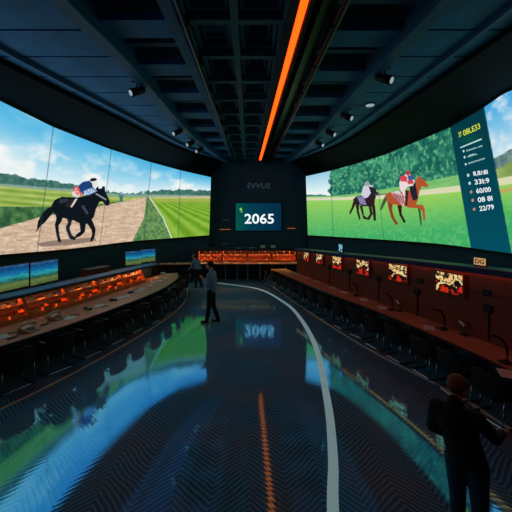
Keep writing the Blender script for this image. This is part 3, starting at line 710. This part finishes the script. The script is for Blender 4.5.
for i, (px, w, lb) in enumerate(((12.5, .96, 'black monitor with a blue coastal picture at the left edge, nearest one on raised counter'), (44, .96, 'black monitor with a blue coastal picture beside the nearest one on raised counter'),
                        (133.5, .70, 'far monitor with a blue coastal picture, left one of the far pair on raised counter'), (148, .70, 'far monitor with a blue coastal picture, right one of the far pair'))):
    q = CL.find_px(px, .7); m = ramp_screen('coast picture', blue_stops, 6, .8, (1, 1, 3), .72, i*3.1)
    r = make_monitor(w, (.66 if i < 2 else .58), m); r.location = (*CL.at(q, .7), 1.171); r.rotation_euler = (0, 0, CL.rz(q)+(.12 if i < 2 else -.45)); tag(r, lb, 'monitor', 'monitors on the raised counter')
q = CL.find_px(96, .72)
c = thing('low_cabinet', 'low red brown cabinet on the raised counter behind the blue ledge', 'cabinet', (*CL.at(q, .72), 1.171), CL.rz(q))
MB().box((0, 0, .12), (.95, .34, .24)).build('body', M['panel'], c); MB().box((0, -.01, .25), (1.0, .4, .025)).build('top', M['tier'], c)
MB().box((0, -.176, .12), (.01, .006, .2)).build('door_seam', M['black'], c)

# things on the left desk
def make_phone():
    r = thing('desk_phone', '', 'telephone')
    MB().prism([(-.1, 0), (-.1, .025), (.1, .07), (.1, 0)], 'x', -.09, .09).build('base', M['phone'], r)
    mb = MB(); mb.tube([(-.13, .03, .085), (-.09, .035, .11), (0, .04, .12), (.09, .035, .11), (.13, .03, .085)], .022, 10)
    mb.ball((-.13, .03, .08), (.034, .034, .026)); mb.ball((.13, .03, .08), (.034, .034, .026)); hs = mb.build('handset', M['phone'], r, True)
    mb = MB(); mb.box((.0, -.045, .045), (.1, .07, .012), Matrix.Rotation(.22, 3, 'X')); mb.build('keypad', M['phone_dark'], r)
    mb = MB(); mb.tube([(-.13, .02, .07), (-.19, -.02, .02), (-.27, -.06, .012), (-.36, -.03, .012)], .01, 6); mb.build('cord', M['phone_dark'], hs, True)
    return r
ph = make_phone()
def PZ(px, py, z): d = F*(EYE-z)/(py-HOR); return ((px-CX)/F*d, d, z)
for px, py, lb in ((29, 331, 'beige desk telephone on left desk before the nearest orange rack'), (56, 319, 'beige desk telephone on left desk, second from the near end')):
    p = PZ(px, py, .751); q = DL.find_y(p[1]); place(ph, p, DL.rz(q)+.2, lb, 'telephone', 'desk telephones').scale = (1.35,)*3
def make_stapler():
    r = thing('card_reader', '', 'card reader')
    MB().box((0, 0, .02), (.22, .1, .04), bevel=.008).build('base', M['phone_dark'], r)
    MB().box((-.06, 0, .05), (.1, .09, .03), Matrix.Rotation(.1, 3, 'Y'), bevel=.006).build('cover', M['paper'], r)
    mb = MB(); mb.box((.05, 0, .046), (.1, .08, .015), Matrix.Rotation(.15, 3, 'Y')); mb.build('keypad', M['phone_dark'], r); return r
cr = make_stapler()
for k, (px, py) in enumerate(((88, 309), (113, 300.5), (131, 292.5))):
    p = PZ(px, py, .751); q = DL.find_y(p[1])
    place(cr, p, DL.rz(q)+PI/2*.9+.9*k, f'small white and black card reader on left desk, {nth(k)} one past the telephones', 'card reader', 'card readers on the left desk')
sheet = MB().box((0, 0, .004), (.21, .3, .008)).build('paper_sheets', M['paper'])
k = 0
for px, py, s in ((2, 337, 1), (70, 318, .8), (99, 306, .9), (120, 298, 1), (127, 296.5, 1), (138, 291, 1), (143, 288.5, 1.1), (150, 285.5, 1), (153, 282.5, 1.1), (160, 281, 1), (157, 278, 1.1), (165, 278, 1), (168, 274.5, 1), (163, 273, 1)):
    p = PZ(px, py, .751); place(sheet, p, random.uniform(-1, 1), f'white paper sheets lying on the left desk, {nth(k)} pile counting along it', 'paper', 'papers on the left desk'); k += 1
def make_pen():
    r = thing('ballpoint_pen', '', 'pen')
    mb = MB(); mb.cone((-.11, 0, .008), (.09, 0, .008), .008, .008, 8); mb.build('barrel', M['phone_dark'], r)
    MB().cone((.09, 0, .008), (.12, 0, .006), .008, .002, 8).build('tip', M['chrome'], r); return r
pen = make_pen()
for px, py, lb in ((14, 333, 'dark pen on left desk near the nearest telephone'), (104, 306.5, 'dark pen on left desk beside a card reader'), (75, 315, 'dark pen on left desk past the second telephone')):
    place(pen, PZ(px, py, .751), random.uniform(.3, 1.2), lb, 'pen', 'pens on the left desk')

# ------------------------------------------------------------------ chairs
def make_chair():
    r = thing('office_chair', '', 'chair')                       # faces local +y
    MB().box((0, .02, .45), (.48, .46, .08), bevel=.03).build('seat', M['chair'], r, True)
    mb = MB(); secs = []
    for z, hw, y, th in ((.36, .2, -.2, .05), (.46, .255, -.215, .06), (.58, .275, -.232, .06), (.69, .275, -.25, .06), (.735, .25, -.262, .05), (.76, .19, -.27, .03)):
        secs.append([(hw*math.cos(a), y-th/2*math.sin(a)+.03*(math.cos(a)**2), z) for a in np.linspace(0, 2*PI, 17)[:-1]])
    mb.loft(secs).build('backrest', M['chair'], r, True)
    for sx in (-1, 1):
        x = sx*.25
        mb = MB(); mb.tube([(x, .2, .44), (x, .22, .42), (x, .2, .2), (x, .19, .03), (x, .15, .012), (x, 0, .012), (x, -.2, .012), (x, -.25, .03), (x, -.24, .25), (x, -.22, .44)], .013, 8)
        mb.build('leg_frame', M['chrome'], r, True)
        ar = MB().box((sx*.265, -.02, .64), (.045, .3, .028), bevel=.01).build('armrest', M['metal_dark'], r)
        MB().tube([(x, .1, .44), (sx*.265, .1, .63)], .011, 6).build('arm_post', M['chrome'], ar)
    MB().tube([(-.25, -.2, .012), (.25, -.2, .012)], .011, 6).build('crossbar', M['chrome'], r)
    return r
ch = make_chair()
q = DL.find_px(6, -.15)+.05; i = 0
while q < DL.len-.1:
    place(ch, (*DL.at(q, -.2+random.uniform(-.04, .03)), 0), DL.rz(q)+random.uniform(-.12, .12), f'black chair with chrome legs tucked under the left desk, {nth(i)} from the near end', 'chair', 'chairs along the left desk'); q += .76; i += 1
q = DR.find_px(500, -.15); i = 0
while q < DR.len-.1:
    place(ch, (*DR.at(q, -.16+random.uniform(-.04, .03)), 0), DR.rz(q)+random.uniform(-.12, .12), f'black chair with chrome legs tucked under the right desk, {nth(i)} from the near end', 'chair', 'chairs along the right desk'); q += .72; i += 1

# ------------------------------------------------------------------ right desk with its tall brown panel
t = thing('curved_desk', 'long curved desk on the right backed by a tall rust brown panel', 'desk', (*DR.at(DR.len*.5), 0)); iv = np.array([t.location.x, t.location.y, 0])
shift(DR.sweep([(0, .71), (0, .75), (.74, .75), (.74, .71)]).build('desktop', M['desk_lam'], t))
shift(DR.sweep([(-.035, .62), (-.05, .64), (-.05, .735), (-.035, .752), (.012, .752), (.012, .62)]).build('edge_trim', M['desk_edge'], t))
shift(DR.sweep([(.42, 0), (.42, .71), (.46, .71), (.46, 0)]).build('front_panel', M['black'], t))
qa, qb = DR.find_y(5.2), DR.find_y(13.2)
ptop = lambda q: float(np.interp(q, [qa, qb], [2.12, 1.80]))
QE = DR.find_px(297, .7)
secs = []
for i in range(61):
    q = QE*i/60; a, b = DR.at(q, .70), DR.at(q, .80); z = ptop(q)
    secs.append([(a[0]-iv[0], a[1]-iv[1], .0), (a[0]-iv[0], a[1]-iv[1], z), (b[0]-iv[0], b[1]-iv[1], z), (b[0]-iv[0], b[1]-iv[1], 0)])
MB().loft(secs).build('tall_panel', M['panel'], t)
shift(DR.sweep([(.60, -.06), (.585, .02), (.61, .055), (1.0, .065), (1.02, -.01), (.62, -.01), (.62, -.06)], 0, QE, zf=ptop).build('ledge', M['ledge'], t))
shift(DR.sweep([(.65, -.03), (.65, -.015), (.69, -.015), (.69, -.03)], 0, QE, zf=ptop).build('light_strip', glow('dim rust led', (1.0, .2, .05), 3.0), t))
shift(DR.sweep([(.692, -.44), (.692, -.425), (.70, -.425), (.70, -.44)], 0, QE, zf=ptop).build('panel_seam', M['rack_dark'], t))
hot = ((.0, (200, 30, 20)), (.35, (214, 44, 26)), (.40, (20, 14, 14)), (.475, (24, 18, 18)), (.49, (255, 210, 130)), (.55, (255, 232, 176)), (.565, (40, 24, 20)), (.61, (50, 30, 24)), (.63, (255, 206, 130)), (1, (255, 120, 60)))
names = ('nearest monitor on the rust brown panel, largest, orange and white picture', 'second monitor from the near end of the rust brown panel, fiery picture', 'third monitor from the near end of the rust brown panel, pale picture',
         'fourth monitor from the near end of the rust brown panel', 'fifth monitor from the near end of the rust brown panel', 'farthest monitor on the rust brown panel, small red glow')
for i, (px, py, w, h) in enumerate(((450, 283, .66, .44), (398, 273, .60, .44), (363, 267.3, .52, .44), (337.5, 262.6, .50, .42), (320, 258.5, .46, .4), (307, 256.5, .42, .38))):
    q = DR.find_px(px, .66); p = DR.at(q, .66); z = wz(py, p[1])
    r = thing('panel_monitor', names[i], 'monitor', (*DR.at(q, .70), z), DR.rz(q), 'monitors on the brown panel')
    MB().box((0, -.035, 0), (w+.06, .07, h+.05), bevel=.01).build('casing', M['panel'], r)
    MB().box((0, -.073, 0), (w-.02, .006, h-.02)).build('screen_face', ramp_screen('race replay picture', hot, 5, .85, (1, 1, 1.3), .27, 2.7+i*4.3), r)
# things fixed to the panel and standing on the right desk
def make_intercom():
    r = thing('intercom_box', '', 'intercom')
    MB().box((0, -.02, 0), (.17, .04, .14), bevel=.008).build('housing', M['metal_dark'], r); hg = r.children[-1]
    mb = MB(); mb.box((0, -.043, .0), (.11, .006, .02)); mb.box((0, -.043, .035), (.11, .006, .02)); mb.build('grille', M['ledge'], hg)
    mb = MB(); mb.tube([(0, -.015, -.06), (.008, -.014, -.3), (0, -.014, -.6)], .012, 6); mb.build('cable', M['metal_dark'], r, True); return r
ic = make_intercom()
for i, (px, py) in enumerate(((488, 309), (417, 292), (378, 279), (349, 272), (329, 267))):
    q = DR.find_px(px, .68); p = DR.at(q, .70)
    place(ic, (*p, wz(py, p[1]-.05)), DR.rz(q), f'dark intercom box with hanging cable on the brown panel, {nth(i)} from the near end', 'intercom', 'intercom boxes on the panel')
sk = thing('wall_socket', '', 'socket'); MB().box((0, -.012, 0), (.16, .024, .12), bevel=.006).build('plate', M['metal_dark'], sk); MB().box((0, -.027, 0), (.09, .01, .04)).build('slot', M['ledge'], sk)
for i, (px, py) in enumerate(((486.5, 293.5), (420, 281.5))):
    q = DR.find_px(px, .68); p = DR.at(q, .70)
    place(sk, (*p, wz(py, p[1]-.05)), DR.rz(q), f'small dark socket plate on the brown panel above the {nth(i)} intercom', 'socket', 'socket plates on the panel')
def make_mic():
    r = thing('gooseneck_microphone', '', 'microphone')
    MB().box((0, 0, .018), (.12, .15, .036), bevel=.012).build('base', M['phone_dark'], r)
    mb = MB(); mb.tube([(0, .04, .03), (.0, .05, .15), (-.01, .04, .27), (-.05, .0, .37), (-.11, -.05, .40)], .021, 8); mb.build('gooseneck', M['black'], r, True)
    mb = MB(); mb.limb((-.11, -.05, .40), (-.17, -.09, .395), .017, .02, 10); mb.build('microphone_head', M['phone_dark'], r, True); return r
mc = make_mic()
for i, (px, py) in enumerate(((505, 363), (443, 329.5), (391, 310), (356, 296), (337, 287.5), (312, 276))):
    place(mc, PZ(px, py, .751), DR.rz(DR.find_px(px, .4)), f'black gooseneck microphone on the right desk, {nth(i)} from the near end', 'microphone', 'microphones on the right desk')
for i, (px, py) in enumerate(((429, 328), (507, 374), (383, 308), (364, 300), (344, 292.5), (334, 288), (318, 281.5), (309, 277.5), (299, 274))):
    place(sheet, PZ(px, py, .7525), random.uniform(-.5, .9), ('white paper sheets on the right desk behind the near microphone' if i == 0 else 'white paper sheets on the front edge of the right desk at the right border' if i == 1 else f'white paper sheets on the right desk, {nth(i-1)} pile from the middle to the far end'), 'paper', 'papers on the right desk')
hd = thing('desk_stand', '', 'stand'); MB().box((0, 0, .012), (.14, .12, .024), bevel=.006).build('base', M['phone_dark'], hd)
mb = MB(); mb.tube([(0, .03, .02), (0, .05, .12), (-.02, .02, .2)], .01, 6); mb.build('stem', M['metal_dark'], hd); MB().box((-.05, .0, .22), (.13, .012, .05), Matrix.Rotation(.5, 3, 'Y')).build('card', M['paper'], hd)
for i, (px, py) in enumerate(((464, 335), (399, 311))):
    place(hd, PZ(px, py, .751), DR.rz(DR.find_px(px, .4)), ('small desk stand holding a white card on right desk, nearest one' if i == 0 else 'small desk stand holding a white card on right desk, farther one'), 'stand', 'card stands')
# on the right ledge
q = DR.find_px(341, .8); p = DR.at(q, .8)
sm = thing('tablet', 'small upright tablet with pale blue screen on the right ledge', 'tablet', (*p, ptop(q)+.064), DR.rz(q))
MB().box((0, 0, .16), (.27, .03, .32), bevel=.006).build('casing', M['black'], sm); MB().box((0, -.018, .16), (.2, .006, .26)).build('screen_face', ramp_screen('tablet picture', ((0, (10, 40, 70)), (.45, (20, 80, 120)), (.52, (140, 220, 240)), (1, (60, 150, 190))), 14, .8), sm)
MB().box((0, .05, .012), (.2, .14, .024)).build('foot', M['metal_dark'], sm)
q = DR.find_px(481, .85); p = DR.at(q, .85)
sg = thing('lit_sign', 'small lit sign in cream and brown standing on the right ledge', 'sign', (*p, ptop(q)+.064), DR.rz(q))
MB().box((0, 0, .09), (.27, .03, .18), bevel=.006).build('casing', M['rack_dark'], sg); MB().box((0, -.017, .095), (.24, .006, .14)).build('face', glow('cream sign face', lin((226, 170, 116)), .7), sg)
flat_text('DG', -.09, .09, .05, .14, -.021, M['rack_dark'], sg, .005)

# ------------------------------------------------------------------ back counter, racks and the short desk at back left
t = thing('back_counter', 'long straight counter on legs along the back wall under orange racks', 'counter', (-.4, 15.7, 0))
MB().box((-.05, 0, .92), (5.3, 1.0, .04), bevel=.008).build('countertop', M['desk_lam'], t)
MB().box((-.05, .3, .45), (5.2, .04, .9)).build('back_panel', M['black'], t)
for x in (-2.6, -1.75, -1.15, -.55, -.02, .6, 1.2, 1.9, 2.5): MB().box((x, -.44, .45), (.06, .06, .9)).build('leg', M['chrome'], t)
rk = make_rack(1.26, .68, 4)
for ch_ in list(rk.children):
    if ch_.name.startswith('light_strip'): pass
for i in range(4):
    x = -2.42+i*1.30
    place(rk, (x, 15.72, .941), 0, ('leftmost orange lit rack on the back counter', 'second orange lit rack from the left on the back counter', 'third orange lit rack from the left on the back counter', 'rightmost orange lit rack on the back counter')[i], 'rack', 'racks on the back counter')
    for j in range(7):
        place(slip0, (x-.52+j*.17+random.uniform(-.02, .02), 15.72+.28, 1.245), random.uniform(-.2, .2), 'pale betting slip in upper tray of the %s rack on the back counter' % ('leftmost', 'second', 'third', 'rightmost')[i], 'betting slip', 'pale slips on the back counter')
        place(slip1, (x-.52+j*.17+random.uniform(-.02, .02), 15.72+.12+.04*(j % 2), 1.005), random.uniform(-.2, .2), 'tan betting slip bundle in lower tray of the %s rack on the back counter' % ('leftmost', 'second', 'third', 'rightmost')[i], 'betting slip', 'tan slips on the back counter')
t = thing('rack_hood', 'dark flat hood shelf running over the racks on the back counter', 'shelf', (-.45, 16.02, 1.622))
MB().box((0, .1, .02), (5.3, .5, .04), bevel=.008).build('board', M['tier'], t)
MB().box((0, -.145, -.045), (5.3, .02, .13)).build('lip', M['tier'], t)
for x in (-2.62, 2.62): MB().box((x, .2, -.33), (.05, .3, .66)).build('bracket', M['tier'], t)
bx = thing('card_box', '', 'box'); MB().box((0, 0, .06), (.22, .16, .12), bevel=.008).build('body', M['paper'], bx); MB().box((0, 0, .125), (.23, .17, .02), bevel=.004).build('lid', M['slip'], bx)
for px, lb in ((263, 'pale card box on the rack hood, left of two under teal screen'), (273, 'pale card box on the rack hood, right of two under teal screen')):
    place(bx, (wx(px, 16), 16.05, 1.663), .1, lb, 'box', 'boxes on the rack hood')
for px, lb in ((238, 'flat white papers on the rack hood below the teal screen'), (252, 'thin white paper on the rack hood between flat papers and boxes')):
    place(sheet, (wx(px, 16), 16.0, 1.663), 1.4, lb, 'paper', 'papers on the rack hood')
for i in range(9):
    place(sheet, (-2.6+i*.56+random.uniform(-.1, .1), 15.38+random.uniform(-.05, .1), .941), random.uniform(.8, 2), 'white paper sheets on the back counter in front of the orange racks', 'paper', 'papers on the back counter')
t = thing('side_desk', 'short dark desk at the back left behind the end of the curved desk', 'desk', (-4.25, 15.6, 0), .12)
MB().box((0, 0, .88), (2.0, .7, .04), bevel=.008).build('desktop', M['desk_lam'], t); MB().box((0, .1, .43), (1.9, .04, .86)).build('front_panel', M['black'], t)
for x in (-.95, .95): MB().box((x, 0, .43), (.04, .6, .86)).build('side_panel', M['black'], t)
for i in range(3):
    place(ch, (-4.9+i*.66, 15.12+i*.08, 0), .12+random.uniform(-.1, .1), ('leftmost', 'middle', 'rightmost')[i]+' black chair in front of the short desk at back left', 'chair', 'chairs at the short desk')
for i in range(4):
    place(sheet, (-4.9+i*.42, 15.45+i*.05, .901), random.uniform(0, 2), 'white paper sheets on the short desk at the back left', 'paper', 'papers on the short desk')

# ------------------------------------------------------------------ ceiling lights
t = thing('strip_light', 'long glowing orange light strip running along the dark ceiling', 'ceiling light', (strip_x(6), 6, 6.5))
secs = [[(strip_x(y)-strip_x(6)+a, y-6, z) for a, z in ((-.2, .1), (-.16, -.06), (-.085, -.06), (-.085, -.01), (.085, -.01), (.085, -.06), (.16, -.06), (.2, .1))] for y in (-5, 6, 16.6)]
MB().loft(secs).build('housing', M['black'], t)
secs = [[(strip_x(y)-strip_x(6)+a, y-6, z) for a, z in ((-.058, -.012), (-.058, -.05), (.058, -.05), (.058, -.012))] for y in (-4.9, 6, 16.5)]
MB().loft(secs).build('diffuser', M['led'], t)
MB().loft([[(strip_x(y)-strip_x(6)+a, y-6, z) for a, z in ((-.19, .1), (.19, .1), (.19, .62), (-.19, .62))] for y in (-5, 6, 16.6)]).build('mounting_box', M['black'], t)
def make_spot(sgn):
    r = thing('track_spotlight', '', 'spotlight')                 # hangs from z = 0
    MB().box((0, 0, -.02), (.1, .22, .04), bevel=.008).build('track_adapter', M['metal_dark'], r)
    MB().cone((0, 0, -.03), (0, 0, -.17), .016, .016, 10).build('stem', M['metal_dark'], r)
    a, b = Vector((-sgn*.02, .15, -.14)), Vector((sgn*.03, -.14, -.30)); d = (b-a).normalized()
    mb = MB(); mb.cone(a, b, .085, .105, 20); mb.ball(a, (.085, .085, .085), 16, 8); hg = mb.build('housing', M['black'], r, True)
    MB().cone(b-d*.01, b+d*.006, .07, .07, 20).build('lens', M['lamp'], hg); return r
for P, sgn, lst, side in ((OL, -1, ((137, 92), (177, 123), (190, 134), (199, 146)), 'left'), (OR, 1, ((385, 88), (347, 122), (331, 132), (320, 143)), 'right')):
    sp = make_spot(sgn)
    for i, (px, py) in enumerate(lst):
        q = P.find_px(px, .175); place(sp, (*P.at(q, .175), 6.5), P.rz(q)*.0+(-.6 if sgn < 0 else .6), f'black track spotlight with white lens under the {side} ceiling beam, {nth(i)} from the near end', 'spotlight', f'spotlights on the {side} beam')
p = ((370-CX)/F*9.1, 9.1)
t = thing('downlight', 'round white downlight set in the right side of the ceiling', 'ceiling light', (*p, 6.62)); MB().cone((0, 0, -.03), (0, 0, 0), .15, .17, 24).build('rim', M['metal_dark'], t); MB().cone((0, 0, -.04), (0, 0, -.028), .125, .125, 24).build('lens', M['lamp'], t)

# ------------------------------------------------------------------ people
def remesh(mb, name, m, parent, vox, smooth=4):
    o = mb.build(name, None, None); md = o.modifiers.new('r', 'REMESH'); md.mode = 'VOXEL'; md.voxel_size = vox
    s = o.modifiers.new('s', 'SMOOTH'); s.factor = .5; s.iterations = smooth
    dg = bpy.context.evaluated_depsgraph_get(); dg.update(); me = bpy.data.meshes.new_from_object(o.evaluated_get(dg)); bpy.data.objects.remove(o)
    for p in me.polygons: p.use_smooth = True
    me.materials.append(m); me.name = name; r = bpy.data.objects.new(name, me); C.objects.link(r); r.parent = parent; return r
def person(label, locn, rz, J, top_m, leg_m, hair_m, vox, hem, head_rot=0., scale=1.0):
    """J: joints in metres, local frame facing +y; x to the person's right"""
    V = {k: Vector(v) for k, v in J.items()}
    root = thing('person', label, 'person', locn, rz); root.scale = (scale,)*3
    b = MB(); R = Matrix.Rotation(head_rot, 3, 'Z'); H = V['head']; hp = lambda x, y, z: H+R @ Vector((x, y, z))
    b.ball(hp(0, -.012, .03), (.076, .096, .092), 24, 18, R); b.ball(hp(0, .028, -.035), (.062, .068, .085), 20, 14, R); b.ball(hp(0, .05, -.085), (.036, .036, .03), 14, 10, R)
    b.limb(hp(0, .094, .005), hp(0, .112, -.03), .011, .017, 10)                  # nose
    for s in (-1, 1):
        b.ball(hp(s*.08, -.005, -.005), (.012, .026, .036), 12, 10, R); b.ball(hp(s*.034, .078, .022), (.024, .014, .008), 10, 8, R); b.ball(hp(s*.032, .083, .004), .013, 10, 8); b.ball(hp(s*.04, .055, -.035), (.026, .03, .026), 10, 8, R)
    b.ball(hp(0, .092, -.058), (.024, .01, .007), 12, 8, R); b.ball(hp(0, .09, -.07), (.02, .011, .007), 12, 8, R)
    b.limb(V['neck'], hp(0, -.015, -.06), .06, .056)
    b.limb(V['pelvis'], V['chest'], .12, .13); b.limb(V['chest'], V['neck'], .12, .055)
    for s in 'LR':
        sg = 1 if s == 'R' else -1
        b.limb(V['chest']+Vector((0, 0, .08)), V['sh'+s], .07, .058); b.limb(V['sh'+s], V['el'+s], .05, .038); b.limb(V['el'+s], V['wr'+s], .038, .026)
        b.limb(V['pelvis'], V['hip'+s], .11, .09); b.limb(V['hip'+s], V['kn'+s], .085, .055); b.limb(V['kn'+s], V['an'+s], .052, .038); b.limb(V['an'+s], V['an'+s]+Vector((0, .12, -.05)), .036, .03)
        # hand: palm, four bent fingers of unequal length, thumb from the side of the palm
        w = V['wr'+s]; d = (w-V['el'+s]).normalized(); side = d.cross(Vector((0, 0, 1)))
        side = side.normalized() if side.length > .2 else Vector((0, 1, 0)); nrm = side.cross(d).normalized()
        if J.get('flip'+s): side = -side
        c = w+d*.05; rot = Matrix((side, d, nrm)).transposed(); b.ball(c, (.04, .055, .016), 14, 10, rot); b.limb(w, w+d*.03, .026, .026)
        for k, ln in enumerate((.068, .078, .072, .056)):
            f0 = c+side*(-.029+.0195*k)+d*.035; f1 = f0+d*ln*.55-nrm*.006; f2 = f1+d*ln*.36-nrm*.024; b.limb(f0, f1, .0095, .009, 10); b.limb(f1, f2, .009, .0075, 10)
        t0 = c-side*.03-d*.025; t1 = t0-side*.032+d*.032-nrm*.008; t2 = t1-side*.006+d*.03-nrm*.012; b.limb(t0, t1, .0125, .0105, 10); b.limb(t1, t2, .0105, .0085, 10)
    body = remesh(b, 'body', M['skin'], root, vox)
    mb = MB()
    for s in (-1, 1): mb.ball(hp(s*.032, .0935, .004), (.0085, .005, .005), 10, 8, R); mb.box(hp(s*.034, .0945, .026), (.034, .008, .006), R)
    mb.build('eyes_and_brows', M['eye'], body, True)
    mb = MB(); mb.ball(hp(0, -.016, .036), (.084, .103, .097), 32, 24, R); Ri = R.inverted()
    kill = [f for f in mb.bm.faces if (lambda q: (q.y > .048 and q.z < .068) or q.z < -.045 or (abs(q.x) > .055 and q.z < .0 and q.y > -.03))(Ri @ (f.calc_center_median()-H))]
    bmesh.ops.delete(mb.bm, geom=kill, context='FACES')
    h = mb.build('hair', hair_m, root, True); sd = h.modifiers.new('thick', 'SOLIDIFY'); sd.thickness = .012; sd.offset = -.2
    # top: torso and sleeves
    b = MB(); sx = (V['shR']-V['shL']).normalized(); up = (V['chest']-V['pelvis']).normalized(); fw = up.cross(sx).normalized(); Rt = Matrix((sx, fw, up)).transposed()
    b.ball(V['chest'], (.185, .128, .2), 24, 16, Rt); b.ball(V['chest']*.5+V['pelvis']*.5, (.165, .122, .2), 24, 16, Rt); b.ball(V['pelvis']+up*(hem+.1), (.175, .13, .14), 24, 16, Rt)
    b.cone(V['pelvis']+up*hem, V['chest'], .17, .15, 24); b.limb(V['neck']-up*.07, V['neck']+up*.015, .085, .068)
    for s in 'LR':
        b.limb(V['chest']+up*.09, V['sh'+s], .095, .074); b.limb(V['sh'+s], V['el'+s], .072, .056); b.limb(V['el'+s], V['el'+s]*.1+V['wr'+s]*.9, .056, .042)
    remesh(b, 'top_garment', top_m, root, vox*1.1)
    b = MB(); b.ball(V['pelvis']-up*.02, (.165, .122, .13), 24, 16, Rt)
    for s in 'LR':
        b.limb(V['pelvis'], V['hip'+s], .12, .105); b.limb(V['hip'+s], V['kn'+s], .102, .072); b.limb(V['kn'+s], V['an'+s]-Vector((0, 0, .0)), .072, .058)
    remesh(b, 'trousers', leg_m, root, vox*1.1)
    for s in 'LR':
        a = V['an'+s]; b = MB(); b.limb((a.x, a.y-.03, a.z-.045), (a.x, a.y+.15, a.z-.055), .045, .04); b.limb((a.x, a.y-.02, a.z-.02), (a.x, a.y+.05, a.z-.045), .047, .045)
        z0 = a.z-.085; 
        for v in b.bm.verts: v.co.z = max(v.co.z, z0)
        remesh(b, 'shoe', M['shoe'], root, .01, 2)
    return root
# man walking on the aisle, seen from his left/back, hands raised before him
J = dict(head=(0, .05, 1.67), neck=(0, .0, 1.50), chest=(0, -.02, 1.28), pelvis=(0, 0, .98), shL=(-.19, -.01, 1.42), shR=(.19, -.01, 1.42),
         elL=(-.23, .04, 1.13), elR=(.23, .02, 1.12), wrL=(-.13, .21, 1.30), wrR=(.16, .2, 1.22),
         hipL=(-.09, 0, .92), hipR=(.09, 0, .92), knL=(-.10, .03, .50), knR=(.10, -.02, .50), anL=(-.10, .10, .086), anR=(.11, -.17, .086))
person('man in grey blue shirt and black trousers standing in the aisle', (-1.36, 9.12, 0), 1.35, J, M['shirt'], M['trouser'], M['hair'], .010, -.06, scale=1.035)
# person in slate top bending at the desks behind him
J2 = dict(head=(0, .26, 1.50), neck=(0, .16, 1.37), chest=(0, .08, 1.18), pelvis=(0, -.04, .93), shL=(-.19, .11, 1.29), shR=(.19, .11, 1.29),
          elL=(-.23, .2, 1.02), elR=(.23, .2, 1.02), wrL=(-.19, .38, .9), wrR=(.19, .40, .92),
          hipL=(-.09, -.04, .89), hipR=(.09, -.04, .89), knL=(-.10, .05, .48), knR=(.10, .0, .48), anL=(-.11, .0, .086), anR=(.12, -.16, .086))
person('person in slate blue top bending forward beside the end of the left desk', (-2.72, 14.0, 0), 1.0, J2, M['coat'], M['trouser'], M['hair_b'], .012, -.06, scale=.94)
# man at the near right, seen from behind, arm stretched out
J3 = dict(head=(-.03, .08, 1.605), neck=(-.04, .0, 1.47), chest=(-.02, -.035, 1.28), pelvis=(.06, -.02, 1.0), shL=(-.195, -.05, 1.40), shR=(.155, -.02, 1.40),
          elL=(-.25, .0, 1.13), elR=(.26, .20, 1.15), wrL=(-.19, .2, .99), wrR=(.29, .45, 1.11),
          hipL=(-.03, -.02, .93), hipR=(.15, -.02, .93), knL=(-.02, .02, .5), knR=(.17, .0, .5), anL=(-.01, -.02, .086), anR=(.19, -.08, .086))
person('man with cropped brown hair in black jacket standing at the near right', (1.90, 2.80, 0), -.80, J3, M['jacket'], M['jeans'], M['hair_b'], .008, -.04, head_rot=-.45, scale=.915)

# ------------------------------------------------------------------ light and camera
w = bpy.data.worlds.new('dark'); bpy.context.scene.world = w; w.use_nodes = True
w.node_tree.nodes['Background'].inputs[0].default_value = (.05, .2, .35, 1); w.node_tree.nodes['Background'].inputs[1].default_value = .02
cam = bpy.data.cameras.new('camera'); cam.sensor_width = 36; cam.lens = 36*F/512; cam.shift_y = -(256-HOR)/512; cam.clip_end = 100
co = bpy.data.objects.new('camera', cam); C.objects.link(co); co.location = (0, 0, EYE); co.rotation_euler = (PI/2, 0, 0)
sc = bpy.context.scene; sc.camera = co
sc.view_settings.view_transform = 'Standard'; sc.view_settings.look = 'None'; sc.view_settings.exposure = 0.0; sc.view_settings.gamma = 1.0
